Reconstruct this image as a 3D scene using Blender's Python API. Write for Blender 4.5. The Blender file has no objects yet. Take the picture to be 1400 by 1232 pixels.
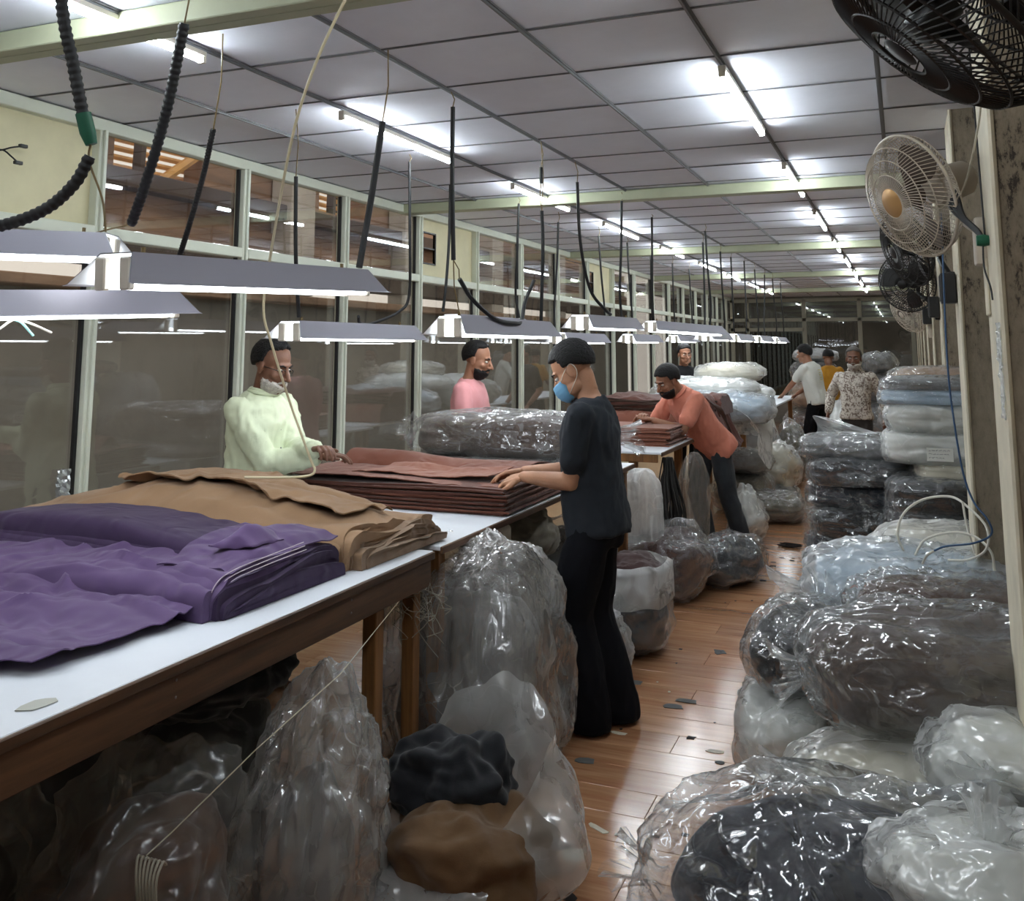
import bpy, bmesh, math, random
import numpy as np
from mathutils import Vector, Matrix, Euler
PI = math.pi
random.seed(7)
S = bpy.context.scene
COL = S.collection

# ------------------------------------------------------------------ camera, world, exposure
EYE = 1.66
PITCH, YAW = math.radians(7.767), math.radians(22.277)
cam_data = bpy.data.cameras.new('camera')
cam = bpy.data.objects.new('camera', cam_data)
COL.objects.link(cam)
cam.location = (0, 0, EYE)
cam.rotation_euler = Euler((PI / 2 + PITCH, 0, YAW), 'XYZ')
cam_data.sensor_fit = 'HORIZONTAL'
cam_data.sensor_width = 36.0
cam_data.lens = 36.0 * 1294.0 / 1400.0
cam_data.shift_x = 0.0
cam_data.shift_y = -(616.0 - 298.5) / 1400.0
cam_data.clip_start = 0.05
cam_data.clip_end = 200
S.camera = cam

world = bpy.data.worlds.new('world')
S.world = world
world.use_nodes = True
_bg = world.node_tree.nodes['Background']
_bg.inputs['Color'].default_value = (1.0, 0.86, 0.74, 1)
_bg.inputs['Strength'].default_value = 0.95

S.view_settings.view_transform = 'Standard'
S.view_settings.look = 'None'
S.view_settings.gamma = 1.0
S.view_settings.exposure = 0.52
S.view_settings.use_curve_mapping = False
TUBE_COL = (0.86, 0.95, 1.0, 1)
CEIL_TUBE = 56.0       # light of the ceiling battens
PEND_TUBE = 8.0        # light of the tubes in the hanging troughs

# ------------------------------------------------------------------ helpers
def noise_tables(seed):
    r = np.random.RandomState(seed)
    p = r.permutation(256); p = np.concatenate([p, p, p])
    g = r.normal(size=(256, 3)); g /= np.linalg.norm(g, axis=1)[:, None]
    return p, g
_NT = noise_tables(11)
def perlin(P):
    p, g = _NT
    P = np.asarray(P, float)
    i = np.floor(P).astype(int); f = P - i
    i = i & 255
    u = f * f * f * (f * (f * 6 - 15) + 10)
    out = np.zeros(len(P))
    for dx in (0, 1):
        wx = u[:, 0] if dx else 1 - u[:, 0]
        for dy in (0, 1):
            wy = u[:, 1] if dy else 1 - u[:, 1]
            for dz in (0, 1):
                wz = u[:, 2] if dz else 1 - u[:, 2]
                h = p[p[p[(i[:, 0] + dx) & 255] + ((i[:, 1] + dy) & 255)] + ((i[:, 2] + dz) & 255)] & 255
                gr = g[h]
                d = gr[:, 0] * (f[:, 0] - dx) + gr[:, 1] * (f[:, 1] - dy) + gr[:, 2] * (f[:, 2] - dz)
                out += wx * wy * wz * d
    return out * 1.6
def fbm(P, oct=3):
    P = np.asarray(P, float); o = np.zeros(len(P)); a = 1.0; s = 0
    for k in range(oct):
        o += a * perlin(P * (2 ** k) + 17.3 * k); s += a; a *= 0.5
    return o / s
def ridged(P, oct=2):
    P = np.asarray(P, float); o = np.zeros(len(P)); a = 1.0; s = 0
    for k in range(oct):
        o += a * (1 - 2.2 * np.abs(perlin(P * (1.9 ** k) + 31.7 * k))); s += a; a *= 0.55
    return o / s

def new_mesh(name, V, F, smooth=True, angle=None):
    me = bpy.data.meshes.new(name)
    me.from_pydata([tuple(map(float, v)) for v in V], [], [tuple(int(i) for i in f) for f in F])
    if smooth:
        me.shade_smooth()
        if angle: me.set_sharp_from_angle(angle=math.radians(angle))
    me.update()
    return me

class MB:
    """collects simple solids that become ONE mesh"""
    def __init__(self): self.V = []; self.F = []
    def add(self, V, F):
        b = len(self.V); self.V.extend([tuple(v) for v in V]); self.F.extend([tuple(b + i for i in f) for f in F]); return self
    def box(self, x0, x1, y0, y1, z0, z1):
        V = [(x0, y0, z0), (x1, y0, z0), (x1, y1, z0), (x0, y1, z0), (x0, y0, z1), (x1, y0, z1), (x1, y1, z1), (x0, y1, z1)]
        return self.add(V, [(0, 3, 2, 1), (4, 5, 6, 7), (0, 1, 5, 4), (1, 2, 6, 5), (2, 3, 7, 6), (3, 0, 4, 7)])
    def bbox(self, x0, x1, y0, y1, z0, z1, b=0.006, seg=2):
        bm = bmesh.new(); bmesh.ops.create_cube(bm, size=1)
        for v in bm.verts:
            v.co = Vector(((x0 + x1) / 2 + v.co.x * (x1 - x0), (y0 + y1) / 2 + v.co.y * (y1 - y0), (z0 + z1) / 2 + v.co.z * (z1 - z0)))
        bmesh.ops.bevel(bm, geom=bm.edges[:], offset=b, segments=seg, affect='EDGES', profile=0.5)
        bm.verts.ensure_lookup_table()
        self.add([v.co[:] for v in bm.verts], [[v.index for v in f.verts] for f in bm.faces]); bm.free(); return self
    def tube(self, pts, r, n=8, cap=True):
        pts = [Vector(p) for p in pts]
        rs = [r] * len(pts) if not hasattr(r, '__len__') else list(r)
        t0 = (pts[1] - pts[0]).normalized()
        a = Vector((0, 0, 1)) if abs(t0.z) < 0.9 else Vector((1, 0, 0))
        u = t0.cross(a).normalized()
        V = []; F = []
        for i, p in enumerate(pts):
            t = (pts[min(i + 1, len(pts) - 1)] - pts[max(i - 1, 0)])
            t = t.normalized() if t.length > 1e-9 else t0
            u = (u - t * u.dot(t)); u = u.normalized() if u.length > 1e-6 else t.orthogonal().normalized()
            w = t.cross(u)
            for k in range(n):
                an = 2 * PI * k / n
                V.append(p + (u * math.cos(an) + w * math.sin(an)) * rs[i])
        for i in range(len(pts) - 1):
            for k in range(n):
                k2 = (k + 1) % n
                F.append((i * n + k, i * n + k2, (i + 1) * n + k2, (i + 1) * n + k))
        if cap:
            F.append(tuple(range(n - 1, -1, -1))); F.append(tuple((len(pts) - 1) * n + k for k in range(n)))
        return self.add(V, F)
    def ring(self, c, R, r, ax_u, ax_v, n=32, m=6):
        V = []; F = []
        c = Vector(c); ax_u = Vector(ax_u); ax_v = Vector(ax_v); ax_w = ax_u.cross(ax_v)
        for i in range(n):
            a = 2 * PI * i / n; d = ax_u * math.cos(a) + ax_v * math.sin(a)
            for k in range(m):
                b = 2 * PI * k / m
                V.append(c + d * (R + r * math.cos(b)) + ax_w * (r * math.sin(b)))
        for i in range(n):
            for k in range(m):
                F.append((i * m + k, ((i + 1) % n) * m + k, ((i + 1) % n) * m + (k + 1) % m, i * m + (k + 1) % m))
        return self.add(V, F)
    def lathe(self, prof, c=(0, 0, 0), axis='Z', n=24):
        V = []; F = []
        for i, (r, h) in enumerate(prof):
            for k in range(n):
                a = 2 * PI * k / n
                p = (r * math.cos(a), r * math.sin(a), h)
                if axis == 'Y': p = (p[0], h, -p[1])
                if axis == 'X': p = (h, p[0], p[1])
                V.append((p[0] + c[0], p[1] + c[1], p[2] + c[2]))
        for i in range(len(prof) - 1):
            for k in range(n):
                F.append((i * n + k, i * n + (k + 1) % n, (i + 1) * n + (k + 1) % n, (i + 1) * n + k))
        F.append(tuple(range(n - 1, -1, -1))); F.append(tuple((len(prof) - 1) * n + k for k in range(n)))
        return self.add(V, F)
    def prism(self, poly, axis, a, b):
        n = len(poly); V = []
        for h in (a, b):
            for (p, q) in poly:
                V.append({'X': (h, p, q), 'Y': (p, h, q), 'Z': (p, q, h)}[axis])
        F = [(k, (k + 1) % n, n + (k + 1) % n, n + k) for k in range(n)]
        F += [tuple(range(n - 1, -1, -1)), tuple(range(n, 2 * n))]
        return self.add(V, F)
    def build(self, name, mat, parent=None, smooth=False, angle=40, world=False):
        return obj(name, self.V, self.F, mat, parent, smooth, angle, world)

def xform(o):
    return Matrix.Translation(o.location) @ o.rotation_euler.to_matrix().to_4x4()
def world_of(o):
    m = xform(o)
    while o.parent is not None:
        o = o.parent; m = xform(o) @ m
    return m
def obj(name, V, F, mat, parent=None, smooth=True, angle=None, world=False):
    if world and parent is not None:
        M = np.array(world_of(parent).inverted()); A = np.asarray([tuple(v) for v in V], float)
        V = A @ M[:3, :3].T + M[:3, 3]
    me = new_mesh(name, V, F, smooth, angle)
    bm = bmesh.new(); bm.from_mesh(me); bmesh.ops.recalc_face_normals(bm, faces=bm.faces[:]); bm.to_mesh(me); bm.free()
    if mat is not None: me.materials.append(mat)
    o = bpy.data.objects.new(name, me); COL.objects.link(o)
    if parent is not None: o.parent = parent
    return o
def link_mesh(name, me, parent=None, loc=(0, 0, 0), rot=(0, 0, 0)):
    o = bpy.data.objects.new(name, me); COL.objects.link(o); o.location = loc; o.rotation_euler = rot
    if parent is not None: o.parent = parent
    return o
def thing(name, label, cat, loc=(0, 0, 0), rz=0.0, group=None):
    o = bpy.data.objects.new(name, None); COL.objects.link(o)
    o.empty_display_size = 0.1
    o.location = loc; o.rotation_euler = (0, 0, rz)
    o['label'] = label; o['category'] = cat
    if group: o['group'] = group
    return o
def tag(o, label, cat, group=None):
    o['label'] = label; o['category'] = cat
    if group: o['group'] = group
    return o
def struct(o): o['kind'] = 'structure'; return o
def dup(root, loc, rz=None, label=None):
    r = root.copy(); COL.objects.link(r); r.location = loc
    if rz is not None: r.rotation_euler = (0, 0, rz)
    if label: r['label'] = label
    for ch in list(root.children):
        c = ch.copy(); COL.objects.link(c); c.parent = r
        for g in ch.children:
            d = g.copy(); COL.objects.link(d); d.parent = c
    return r

# ------------------------------------------------------------------ materials
def mat_new(name):
    m = bpy.data.materials.new(name); m.use_nodes = True
    nt = m.node_tree
    return m, nt, nt.nodes, nt.links, nt.nodes['Principled BSDF']
def setin(node, **kw):
    for k, v in kw.items():
        node.inputs[k.replace('_', ' ')].default_value = v
def rgb(r, g, b):
    """sRGB 0-255 to linear"""
    f = lambda c: (c / 255 / 12.92) if c / 255 <= 0.04045 else ((c / 255 + 0.055) / 1.055) ** 2.4
    return (f(r), f(g), f(b), 1)
def plain(name, col, rough=0.6, metal=0.0, spec=0.5, bump=0.0, bscale=60, var=0.0, vscale=8, stretch=(1, 1, 1), sheen=0.0):
    m, nt, N, L, b = mat_new(name)
    setin(b, Base_Color=col, Roughness=rough, Metallic=metal)
    b.inputs['Specular IOR Level'].default_value = spec
    if sheen: b.inputs['Sheen Weight'].default_value = sheen
    if bump or var:
        tc = N.new('ShaderNodeTexCoord'); mp = N.new('ShaderNodeMapping'); mp.inputs['Scale'].default_value = stretch
        L.new(tc.outputs['Object'], mp.inputs['Vector'])
    if bump:
        n = N.new('ShaderNodeTexNoise'); setin(n, Scale=bscale, Detail=4.0)
        L.new(mp.outputs[0], n.inputs['Vector'])
        bp = N.new('ShaderNodeBump'); setin(bp, Strength=bump, Distance=0.01)
        L.new(n.outputs[0], bp.inputs['Height']); L.new(bp.outputs[0], b.inputs['Normal'])
    if var:
        n2 = N.new('ShaderNodeTexNoise'); setin(n2, Scale=vscale, Detail=5.0, Roughness=0.65)
        L.new(mp.outputs[0], n2.inputs['Vector'])
        mx = N.new('ShaderNodeMixRGB'); mx.blend_type = 'MULTIPLY'; mx.inputs[0].default_value = 1
        mr = N.new('ShaderNodeMapRange'); setin(mr, From_Min=0.3, From_Max=0.7, To_Min=1 - var, To_Max=1 + var)
        L.new(n2.outputs[0], mr.inputs['Value']); mx.inputs[1].default_value = col
        L.new(mr.outputs[0], mx.inputs[2]); L.new(mx.outputs[0], b.inputs['Base Color'])
    return m
def emit(name, col, strength):
    m, nt, N, L, b = mat_new(name)
    setin(b, Base_Color=(0.9, 0.9, 0.9, 1)); b.inputs['Emission Color'].default_value = col; b.inputs['Emission Strength'].default_value = strength
    return m
def film(name, milk=0.10, tint=(0.90, 0.93, 0.95, 1), rough=0.13, crease=1.0, scale=9.0, gloss=0.9, edge=0.35, lines=0.24):
    """thin polythene: see-through, a little milky, creased and shiny"""
    m, nt, N, L, b = mat_new(name)
    N.remove(b); out = N['Material Output']
    tc = N.new('ShaderNodeTexCoord')
    n1 = N.new('ShaderNodeTexNoise'); setin(n1, Scale=scale * 0.4, Detail=2.0); L.new(tc.outputs['Object'], n1.inputs['Vector'])
    mix = N.new('ShaderNodeMixRGB'); mix.blend_type = 'ADD'; mix.inputs[0].default_value = 0.5
    L.new(tc.outputs['Object'], mix.inputs[1]); L.new(n1.outputs['Color'], mix.inputs[2])
    # crumpled facets: every cell of the film leans its own way, with curved ripples between
    geo = N.new('ShaderNodeNewGeometry'); acc = geo.outputs['Normal']
    for tex, sc_, k_ in (('V', scale * 0.9, 0.55), ('V', scale * 2.6, 0.40), ('N', scale * 1.8, 0.9)):
        if tex == 'V':
            v = N.new('ShaderNodeTexVoronoi'); v.feature = 'F1'; setin(v, Scale=sc_, Randomness=1.0)
            st = N.new('ShaderNodeVectorMath'); st.operation = 'MULTIPLY'; st.inputs[1].default_value = (1.0, 1.0, 0.65)
            L.new(mix.outputs[0], st.inputs[0]); L.new(st.outputs[0], v.inputs['Vector'])
        else:
            v = N.new('ShaderNodeTexNoise'); setin(v, Scale=sc_, Detail=2.0); L.new(mix.outputs[0], v.inputs['Vector'])
        sb = N.new('ShaderNodeVectorMath'); sb.operation = 'SUBTRACT'; L.new(v.outputs['Color'], sb.inputs[0]); sb.inputs[1].default_value = (.5, .5, .5)
        ml = N.new('ShaderNodeVectorMath'); ml.operation = 'SCALE'; L.new(sb.outputs[0], ml.inputs[0]); ml.inputs['Scale'].default_value = k_ * crease
        ad = N.new('ShaderNodeVectorMath'); ad.operation = 'ADD'; L.new(acc, ad.inputs[0]); L.new(ml.outputs[0], ad.inputs[1]); acc = ad.outputs[0]
    bp = N.new('ShaderNodeVectorMath'); bp.operation = 'NORMALIZE'; L.new(acc, bp.inputs[0])
    tr = N.new('ShaderNodeBsdfTransparent'); tr.inputs[0].default_value = (0.97, 0.98, 0.98, 1)
    df = N.new('ShaderNodeBsdfDiffuse'); df.inputs[0].default_value = tint; L.new(bp.outputs[0], df.inputs['Normal'])
    tl = N.new('ShaderNodeBsdfTranslucent'); tl.inputs[0].default_value = tint
    m1 = N.new('ShaderNodeMixShader'); m1.inputs[0].default_value = 0.35; L.new(df.outputs[0], m1.inputs[1]); L.new(tl.outputs[0], m1.inputs[2])
    lw = N.new('ShaderNodeLayerWeight'); lw.inputs['Blend'].default_value = 0.5
    p3_ = N.new('ShaderNodeMath'); p3_.operation = 'POWER'; L.new(lw.outputs['Facing'], p3_.inputs[0]); p3_.inputs[1].default_value = 2.5
    pw = N.new('ShaderNodeMath'); pw.operation = 'MULTIPLY_ADD'; L.new(p3_.outputs[0], pw.inputs[0]); pw.inputs[1].default_value = edge; pw.inputs[2].default_value = milk
    # hard crease lines where the film has been folded scatter more light
    vd = N.new('ShaderNodeTexVoronoi'); vd.feature = 'DISTANCE_TO_EDGE'; setin(vd, Scale=scale * 1.3)
    st2 = N.new('ShaderNodeVectorMath'); st2.operation = 'MULTIPLY'; st2.inputs[1].default_value = (0.8, 1.0, 1.3); L.new(mix.outputs[0], st2.inputs[0]); L.new(st2.outputs[0], vd.inputs['Vector'])
    nl = N.new('ShaderNodeTexNoise'); setin(nl, Scale=scale * 0.8, Detail=2.0); L.new(tc.outputs['Object'], nl.inputs['Vector'])
    mr = N.new('ShaderNodeMapRange'); setin(mr, From_Min=0.0, From_Max=0.03, To_Min=1.0, To_Max=0.0); L.new(vd.outputs['Distance'], mr.inputs['Value'])
    mr2 = N.new('ShaderNodeMapRange'); setin(mr2, From_Min=0.48, From_Max=0.62, To_Min=0.0, To_Max=lines); L.new(nl.outputs[0], mr2.inputs['Value'])
    lm = N.new('ShaderNodeMath'); lm.operation = 'MULTIPLY'; L.new(mr.outputs[0], lm.inputs[0]); L.new(mr2.outputs[0], lm.inputs[1])
    ls = N.new('ShaderNodeMath'); ls.operation = 'ADD'; L.new(pw.outputs[0], ls.inputs[0]); L.new(lm.outputs[0], ls.inputs[1])
    cl = N.new('ShaderNodeClamp'); L.new(ls.outputs[0], cl.inputs[0]); cl.inputs['Max'].default_value = 0.95
    m2 = N.new('ShaderNodeMixShader'); L.new(cl.outputs[0], m2.inputs[0]); L.new(tr.outputs[0], m2.inputs[1]); L.new(m1.outputs[0], m2.inputs[2])
    gl = N.new('ShaderNodeBsdfGlossy'); setin(gl, Roughness=rough); L.new(bp.outputs[0], gl.inputs['Normal'])
    lf = N.new('ShaderNodeLayerWeight'); lf.inputs['Blend'].default_value = 0.5; L.new(bp.outputs[0], lf.inputs['Normal'])
    p5 = N.new('ShaderNodeMath'); p5.operation = 'POWER'; L.new(lf.outputs['Facing'], p5.inputs[0]); p5.inputs[1].default_value = 4.0
    fm = N.new('ShaderNodeMath'); fm.operation = 'MULTIPLY_ADD'; L.new(p5.outputs[0], fm.inputs[0]); fm.inputs[1].default_value = 0.55 * gloss; fm.inputs[2].default_value = 0.09 * gloss
    m3 = N.new('ShaderNodeMixShader'); L.new(fm.outputs[0], m3.inputs[0]); L.new(m2.outputs[0], m3.inputs[1]); L.new(gl.outputs[0], m3.inputs[2])
    L.new(m3.outputs[0], out.inputs['Surface'])
    return m
def pane_glass(name, refl=1.0, tint=(0.80, 0.82, 0.82, 1)):
    m, nt, N, L, b = mat_new(name)
    N.remove(b); out = N['Material Output']
    tr = N.new('ShaderNodeBsdfTransparent'); tr.inputs[0].default_value = tint
    gl = N.new('ShaderNodeBsdfGlossy'); setin(gl, Roughness=0.015); gl.inputs[0].default_value = (0.95, 0.97, 1, 1)
    lf = N.new('ShaderNodeLayerWeight'); lf.inputs['Blend'].default_value = 0.5
    fr = N.new('ShaderNodeMath'); fr.operation = 'POWER'; L.new(lf.outputs['Facing'], fr.inputs[0]); fr.inputs[1].default_value = 4.0
    fm = N.new('ShaderNodeMath'); fm.operation = 'MULTIPLY_ADD'; L.new(fr.outputs[0], fm.inputs[0]); fm.inputs[1].default_value = refl; fm.inputs[2].default_value = 0.07; fm.use_clamp = True
    m3 = N.new('ShaderNodeMixShader'); L.new(fm.outputs[0], m3.inputs[0]); L.new(tr.outputs[0], m3.inputs[1]); L.new(gl.outputs[0], m3.inputs[2])
    L.new(m3.outputs[0], out.inputs['Surface'])
    return m
def wood(name, c1, c2, rough=0.4, scale=6, axis='X', rnd=0.25, bump=0.05, spec=0.5):
    m, nt, N, L, b = mat_new(name)
    tc = N.new('ShaderNodeTexCoord'); mp = N.new('ShaderNodeMapping')
    st = {'X': (0.12, 1.6, 1.6), 'Y': (1.6, 0.12, 1.6), 'Z': (1.6, 1.6, 0.12)}[axis]
    mp.inputs['Scale'].default_value = st
    oi = N.new('ShaderNodeObjectInfo')
    ml = N.new('ShaderNodeVectorMath'); ml.operation = 'MULTIPLY_ADD'
    L.new(tc.outputs['Object'], ml.inputs[0]); ml.inputs[1].default_value = (1, 1, 1)
    cb = N.new('ShaderNodeCombineXYZ')
    mm = N.new('ShaderNodeMath'); mm.operation = 'MULTIPLY'; L.new(oi.outputs['Random'], mm.inputs[0]); mm.inputs[1].default_value = 37.0
    for k in range(3): L.new(mm.outputs[0], cb.inputs[k])
    L.new(cb.outputs[0], ml.inputs[2]); L.new(ml.outputs[0], mp.inputs['Vector'])
    n = N.new('ShaderNodeTexNoise'); setin(n, Scale=scale * 2, Detail=6.0, Roughness=0.6, Distortion=0.4); L.new(mp.outputs[0], n.inputs['Vector'])
    n2 = N.new('ShaderNodeTexNoise'); setin(n2, Scale=scale * 9, Detail=3.0); L.new(mp.outputs[0], n2.inputs['Vector'])
    ad = N.new('ShaderNodeMath'); ad.operation = 'MULTIPLY_ADD'; L.new(n2.outputs[0], ad.inputs[0]); ad.inputs[1].default_value = 0.45; L.new(n.outputs[0], ad.inputs[2])
    cr = N.new('ShaderNodeValToRGB'); L.new(ad.outputs[0], cr.inputs[0])
    cr.color_ramp.elements[0].position = 0.52; cr.color_ramp.elements[0].color = c1
    cr.color_ramp.elements[1].position = 0.95; cr.color_ramp.elements[1].color = c2
    hv = N.new('ShaderNodeHueSaturation'); L.new(cr.outputs[0], hv.inputs['Color'])
    mr = N.new('ShaderNodeMapRange'); setin(mr, To_Min=1 - rnd, To_Max=1 + rnd); L.new(oi.outputs['Random'], mr.inputs['Value']); L.new(mr.outputs[0], hv.inputs['Value'])
    L.new(hv.outputs[0], b.inputs['Base Color'])
    setin(b, Roughness=rough); b.inputs['Specular IOR Level'].default_value = spec
    if bump:
        bp = N.new('ShaderNodeBump'); setin(bp, Strength=bump, Distance=0.01)
        n3 = N.new('ShaderNodeTexNoise'); setin(n3, Scale=9.0, Detail=4.0); L.new(tc.outputs['Object'], n3.inputs['Vector'])
        L.new(n3.outputs[0], bp.inputs['Height']); L.new(bp.outputs[0], b.inputs['Normal'])
    return m
def fabric(name, col, rough=0.85, var=0.12, sheen=0.12, bump=0.15, bscale=350, crumple=0.35, cscale=8.0):
    m = plain(name, col, rough, 0, 0.2, bump, bscale, var, 5, sheen=sheen)
    nt = m.node_tree; N, L = nt.nodes, nt.links; b = N['Principled BSDF']
    # soft creases of worn cloth
    tc = N.new('ShaderNodeTexCoord'); mp = N.new('ShaderNodeMapping'); mp.inputs['Scale'].default_value = (1.0, 1.0, 0.55); mp.inputs['Rotation'].default_value = (.3, .5, .6)
    L.new(tc.outputs['Object'], mp.inputs['Vector'])
    n = N.new('ShaderNodeTexNoise'); setin(n, Scale=cscale, Detail=3.0, Roughness=0.5, Distortion=1.4)
    try: n.noise_type = 'RIDGED_MULTIFRACTAL'
    except Exception: pass
    L.new(mp.outputs[0], n.inputs['Vector'])
    bp = N.new('ShaderNodeBump'); setin(bp, Strength=crumple, Distance=0.035); L.new(n.outputs[0], bp.inputs['Height'])
    old = b.inputs['Normal'].links[0].from_node if b.inputs['Normal'].links else None
    if old is not None: L.new(bp.outputs[0], old.inputs['Normal'])
    else: L.new(bp.outputs[0], b.inputs['Normal'])
    return m

M = {}
M['ceiling'] = plain('ceiling_board', rgb(228, 230, 240), 0.75, var=0.05, vscale=2.5, bump=0.05, bscale=25)
M['grid'] = plain('grid_metal', rgb(120, 120, 122), 0.4, 0.6)
M['alu'] = plain('painted_frame', rgb(212, 216, 200), 0.45, 0.0, var=0.06, vscale=3)
M['beam'] = plain('beam_paint', rgb(176, 180, 152), 0.5, var=0.08, vscale=4)
M['cream_panel'] = plain('cream_panel', rgb(214, 206, 170), 0.7, var=0.10, vscale=2.2)
M['glass'] = pane_glass('window_glass', 1.1)
M['glass_far'] = pane_glass('far_glass', 1.0, (0.45, 0.47, 0.48, 1))
M['plank'] = wood('laminate', rgb(164, 112, 78), rgb(206, 156, 116), 0.17, 5, 'X', 0.12, 0.05, .6)
_pb = M['plank'].node_tree.nodes['Principled BSDF']; _pb.inputs['Coat Weight'].default_value = .6; _pb.inputs['Coat Roughness'].default_value = .2; _pb.inputs['Coat IOR'].default_value = 1.6
M['subfloor'] = plain('subfloor', rgb(60, 40, 28), 0.8)
M['cream_edge'] = plain('cream_plaster', rgb(205, 196, 174), 0.75, var=0.15, vscale=5, bump=0.2, bscale=18)
M['wall_paint'] = plain('right_wall_paint', rgb(150, 140, 122), 0.8, var=0.2, vscale=3)
M['dark_concrete'] = plain('grey_concrete', rgb(128, 124, 116), 0.9, var=0.25, vscale=1.2, bump=0.2, bscale=20)
M['laminate_top'] = plain('white_table_top', rgb(222, 226, 232), 0.32, var=0.04, vscale=3)
M['table_wood'] = wood('table_frame_wood', rgb(50, 33, 20), rgb(98, 66, 40), 0.55, 5, 'Y', 0.1, 0.15)
M['leg_wood'] = wood('leg_wood', rgb(92, 60, 30), rgb(150, 104, 58), 0.55, 5, 'Z', 0.15, 0.1)
M['black_rubber'] = plain('black_hose', rgb(22, 22, 24), 0.55)
M['black_plastic'] = plain('black_plastic', rgb(26, 25, 26), 0.42)
M['white_plastic'] = plain('white_plastic', rgb(212, 204, 190), 0.45, var=0.06)
M['white_paint_metal'] = plain('lamp_white_inside', rgb(225, 228, 232), 0.4)
M['lamp_grey'] = plain('lamp_grey_outside', rgb(138, 135, 145), 0.5, 0.1)
M['wire'] = plain('thin_wire', rgb(120, 100, 60), 0.5)
M['green'] = plain('green_tape', rgb(18, 92, 66), 0.5)
M['tube_ceiling'] = emit('ceiling_tube_glow', TUBE_COL, CEIL_TUBE)
M['tube_pendant'] = emit('pendant_tube_glow', (0.92, 0.97, 1.0, 1), PEND_TUBE)
M['film_clear'] = film('film_clear', 0.05, scale=8, rough=.09, edge=.35, gloss=1.3)
M['film_milky'] = film('film_milky', 0.30, (0.90, 0.91, 0.91, 1), scale=7, gloss=1.1, lines=.05)
M['film_white'] = film('film_white', 0.55, (0.90, 0.91, 0.90, 1), rough=0.2, scale=8)
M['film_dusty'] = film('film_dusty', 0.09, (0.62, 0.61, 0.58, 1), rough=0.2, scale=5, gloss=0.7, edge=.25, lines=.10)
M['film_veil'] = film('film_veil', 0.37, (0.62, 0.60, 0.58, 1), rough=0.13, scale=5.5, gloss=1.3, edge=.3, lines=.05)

# speckled, chipped plaster of the pillars
def pillar_mat():
    m, nt, N, L, b = mat_new('chipped_plaster')
    tc = N.new('ShaderNodeTexCoord'); mp = N.new('ShaderNodeMapping'); mp.inputs['Scale'].default_value = (5, 5, 2.0)
    L.new(tc.outputs['Object'], mp.inputs['Vector'])
    n = N.new('ShaderNodeTexNoise'); setin(n, Scale=7.0, Detail=9.0, Roughness=0.78); L.new(mp.outputs[0], n.inputs['Vector'])
    n2 = N.new('ShaderNodeTexNoise'); setin(n2, Scale=0.6, Detail=3.0); L.new(mp.outputs[0], n2.inputs['Vector'])
    ad = N.new('ShaderNodeMath'); ad.operation = 'MULTIPLY_ADD'; L.new(n2.outputs[0], ad.inputs[0]); ad.inputs[1].default_value = 0.45; L.new(n.outputs[0], ad.inputs[2])
    cr = N.new('ShaderNodeValToRGB'); L.new(ad.outputs[0], cr.inputs[0]); e = cr.color_ramp.elements
    e[0].position = 0.60; e[0].color = rgb(56, 48, 40); e[1].position = 0.68; e[1].color = rgb(126, 114, 96)
    x = e.new(0.9); x.color = rgb(146, 134, 116)
    L.new(cr.outputs[0], b.inputs['Base Color']); setin(b, Roughness=0.85)
    bp = N.new('ShaderNodeBump'); setin(bp, Strength=0.35, Distance=0.01); L.new(ad.outputs[0], bp.inputs['Height']); L.new(bp.outputs[0], b.inputs['Normal'])
    return m
M['pillar'] = pillar_mat()
# ------------------------------------------------------------------ room shell
XL, XR, Y0, Y1, ZC = -3.70, 0.75, -3.0, 22.4, 2.80
PX = 0.26                                   # aisle face of the pillars
# floor: laminate planks, grain across the aisle
floor = struct(MB().box(XL - .1, XR + .1, Y0, Y1, -.10, -.012).build('floor', M['subfloor']))
PW, PL = 0.192, 1.21
plank_me = new_mesh('plank', *(lambda m: (m.V, m.F))(MB().bbox(-PL / 2 + .0008, PL / 2 - .0008, -PW / 2 + .0008, PW / 2 - .0008, -.012, 0, .0012, 1)), smooth=False)
plank_me.materials.append(M['plank'])
rest = MB()
row = 0; y = Y0 + PW / 2; cnt = 0
while y < Y1 - .05:
    off = (row * 0.417) % PL
    x = XL - off + PL / 2
    while x < XR + PL / 2 - .2:
        if 2.5 < y < 15.2 and -2.5 < x < 0.1 and cnt < 290:
            o = link_mesh('plank', plank_me, floor, (x, y, 0)); cnt += 1
        else:
            rest.box(x - PL / 2 + .001, x + PL / 2 - .001, y - PW / 2 + .001, y + PW / 2 - .001, -.012, 0)
        x += PL
    y += PW; row += 1
ro = rest.build('far_planks', M['plank'], floor); ro['kind'] = 'stuff'

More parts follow.
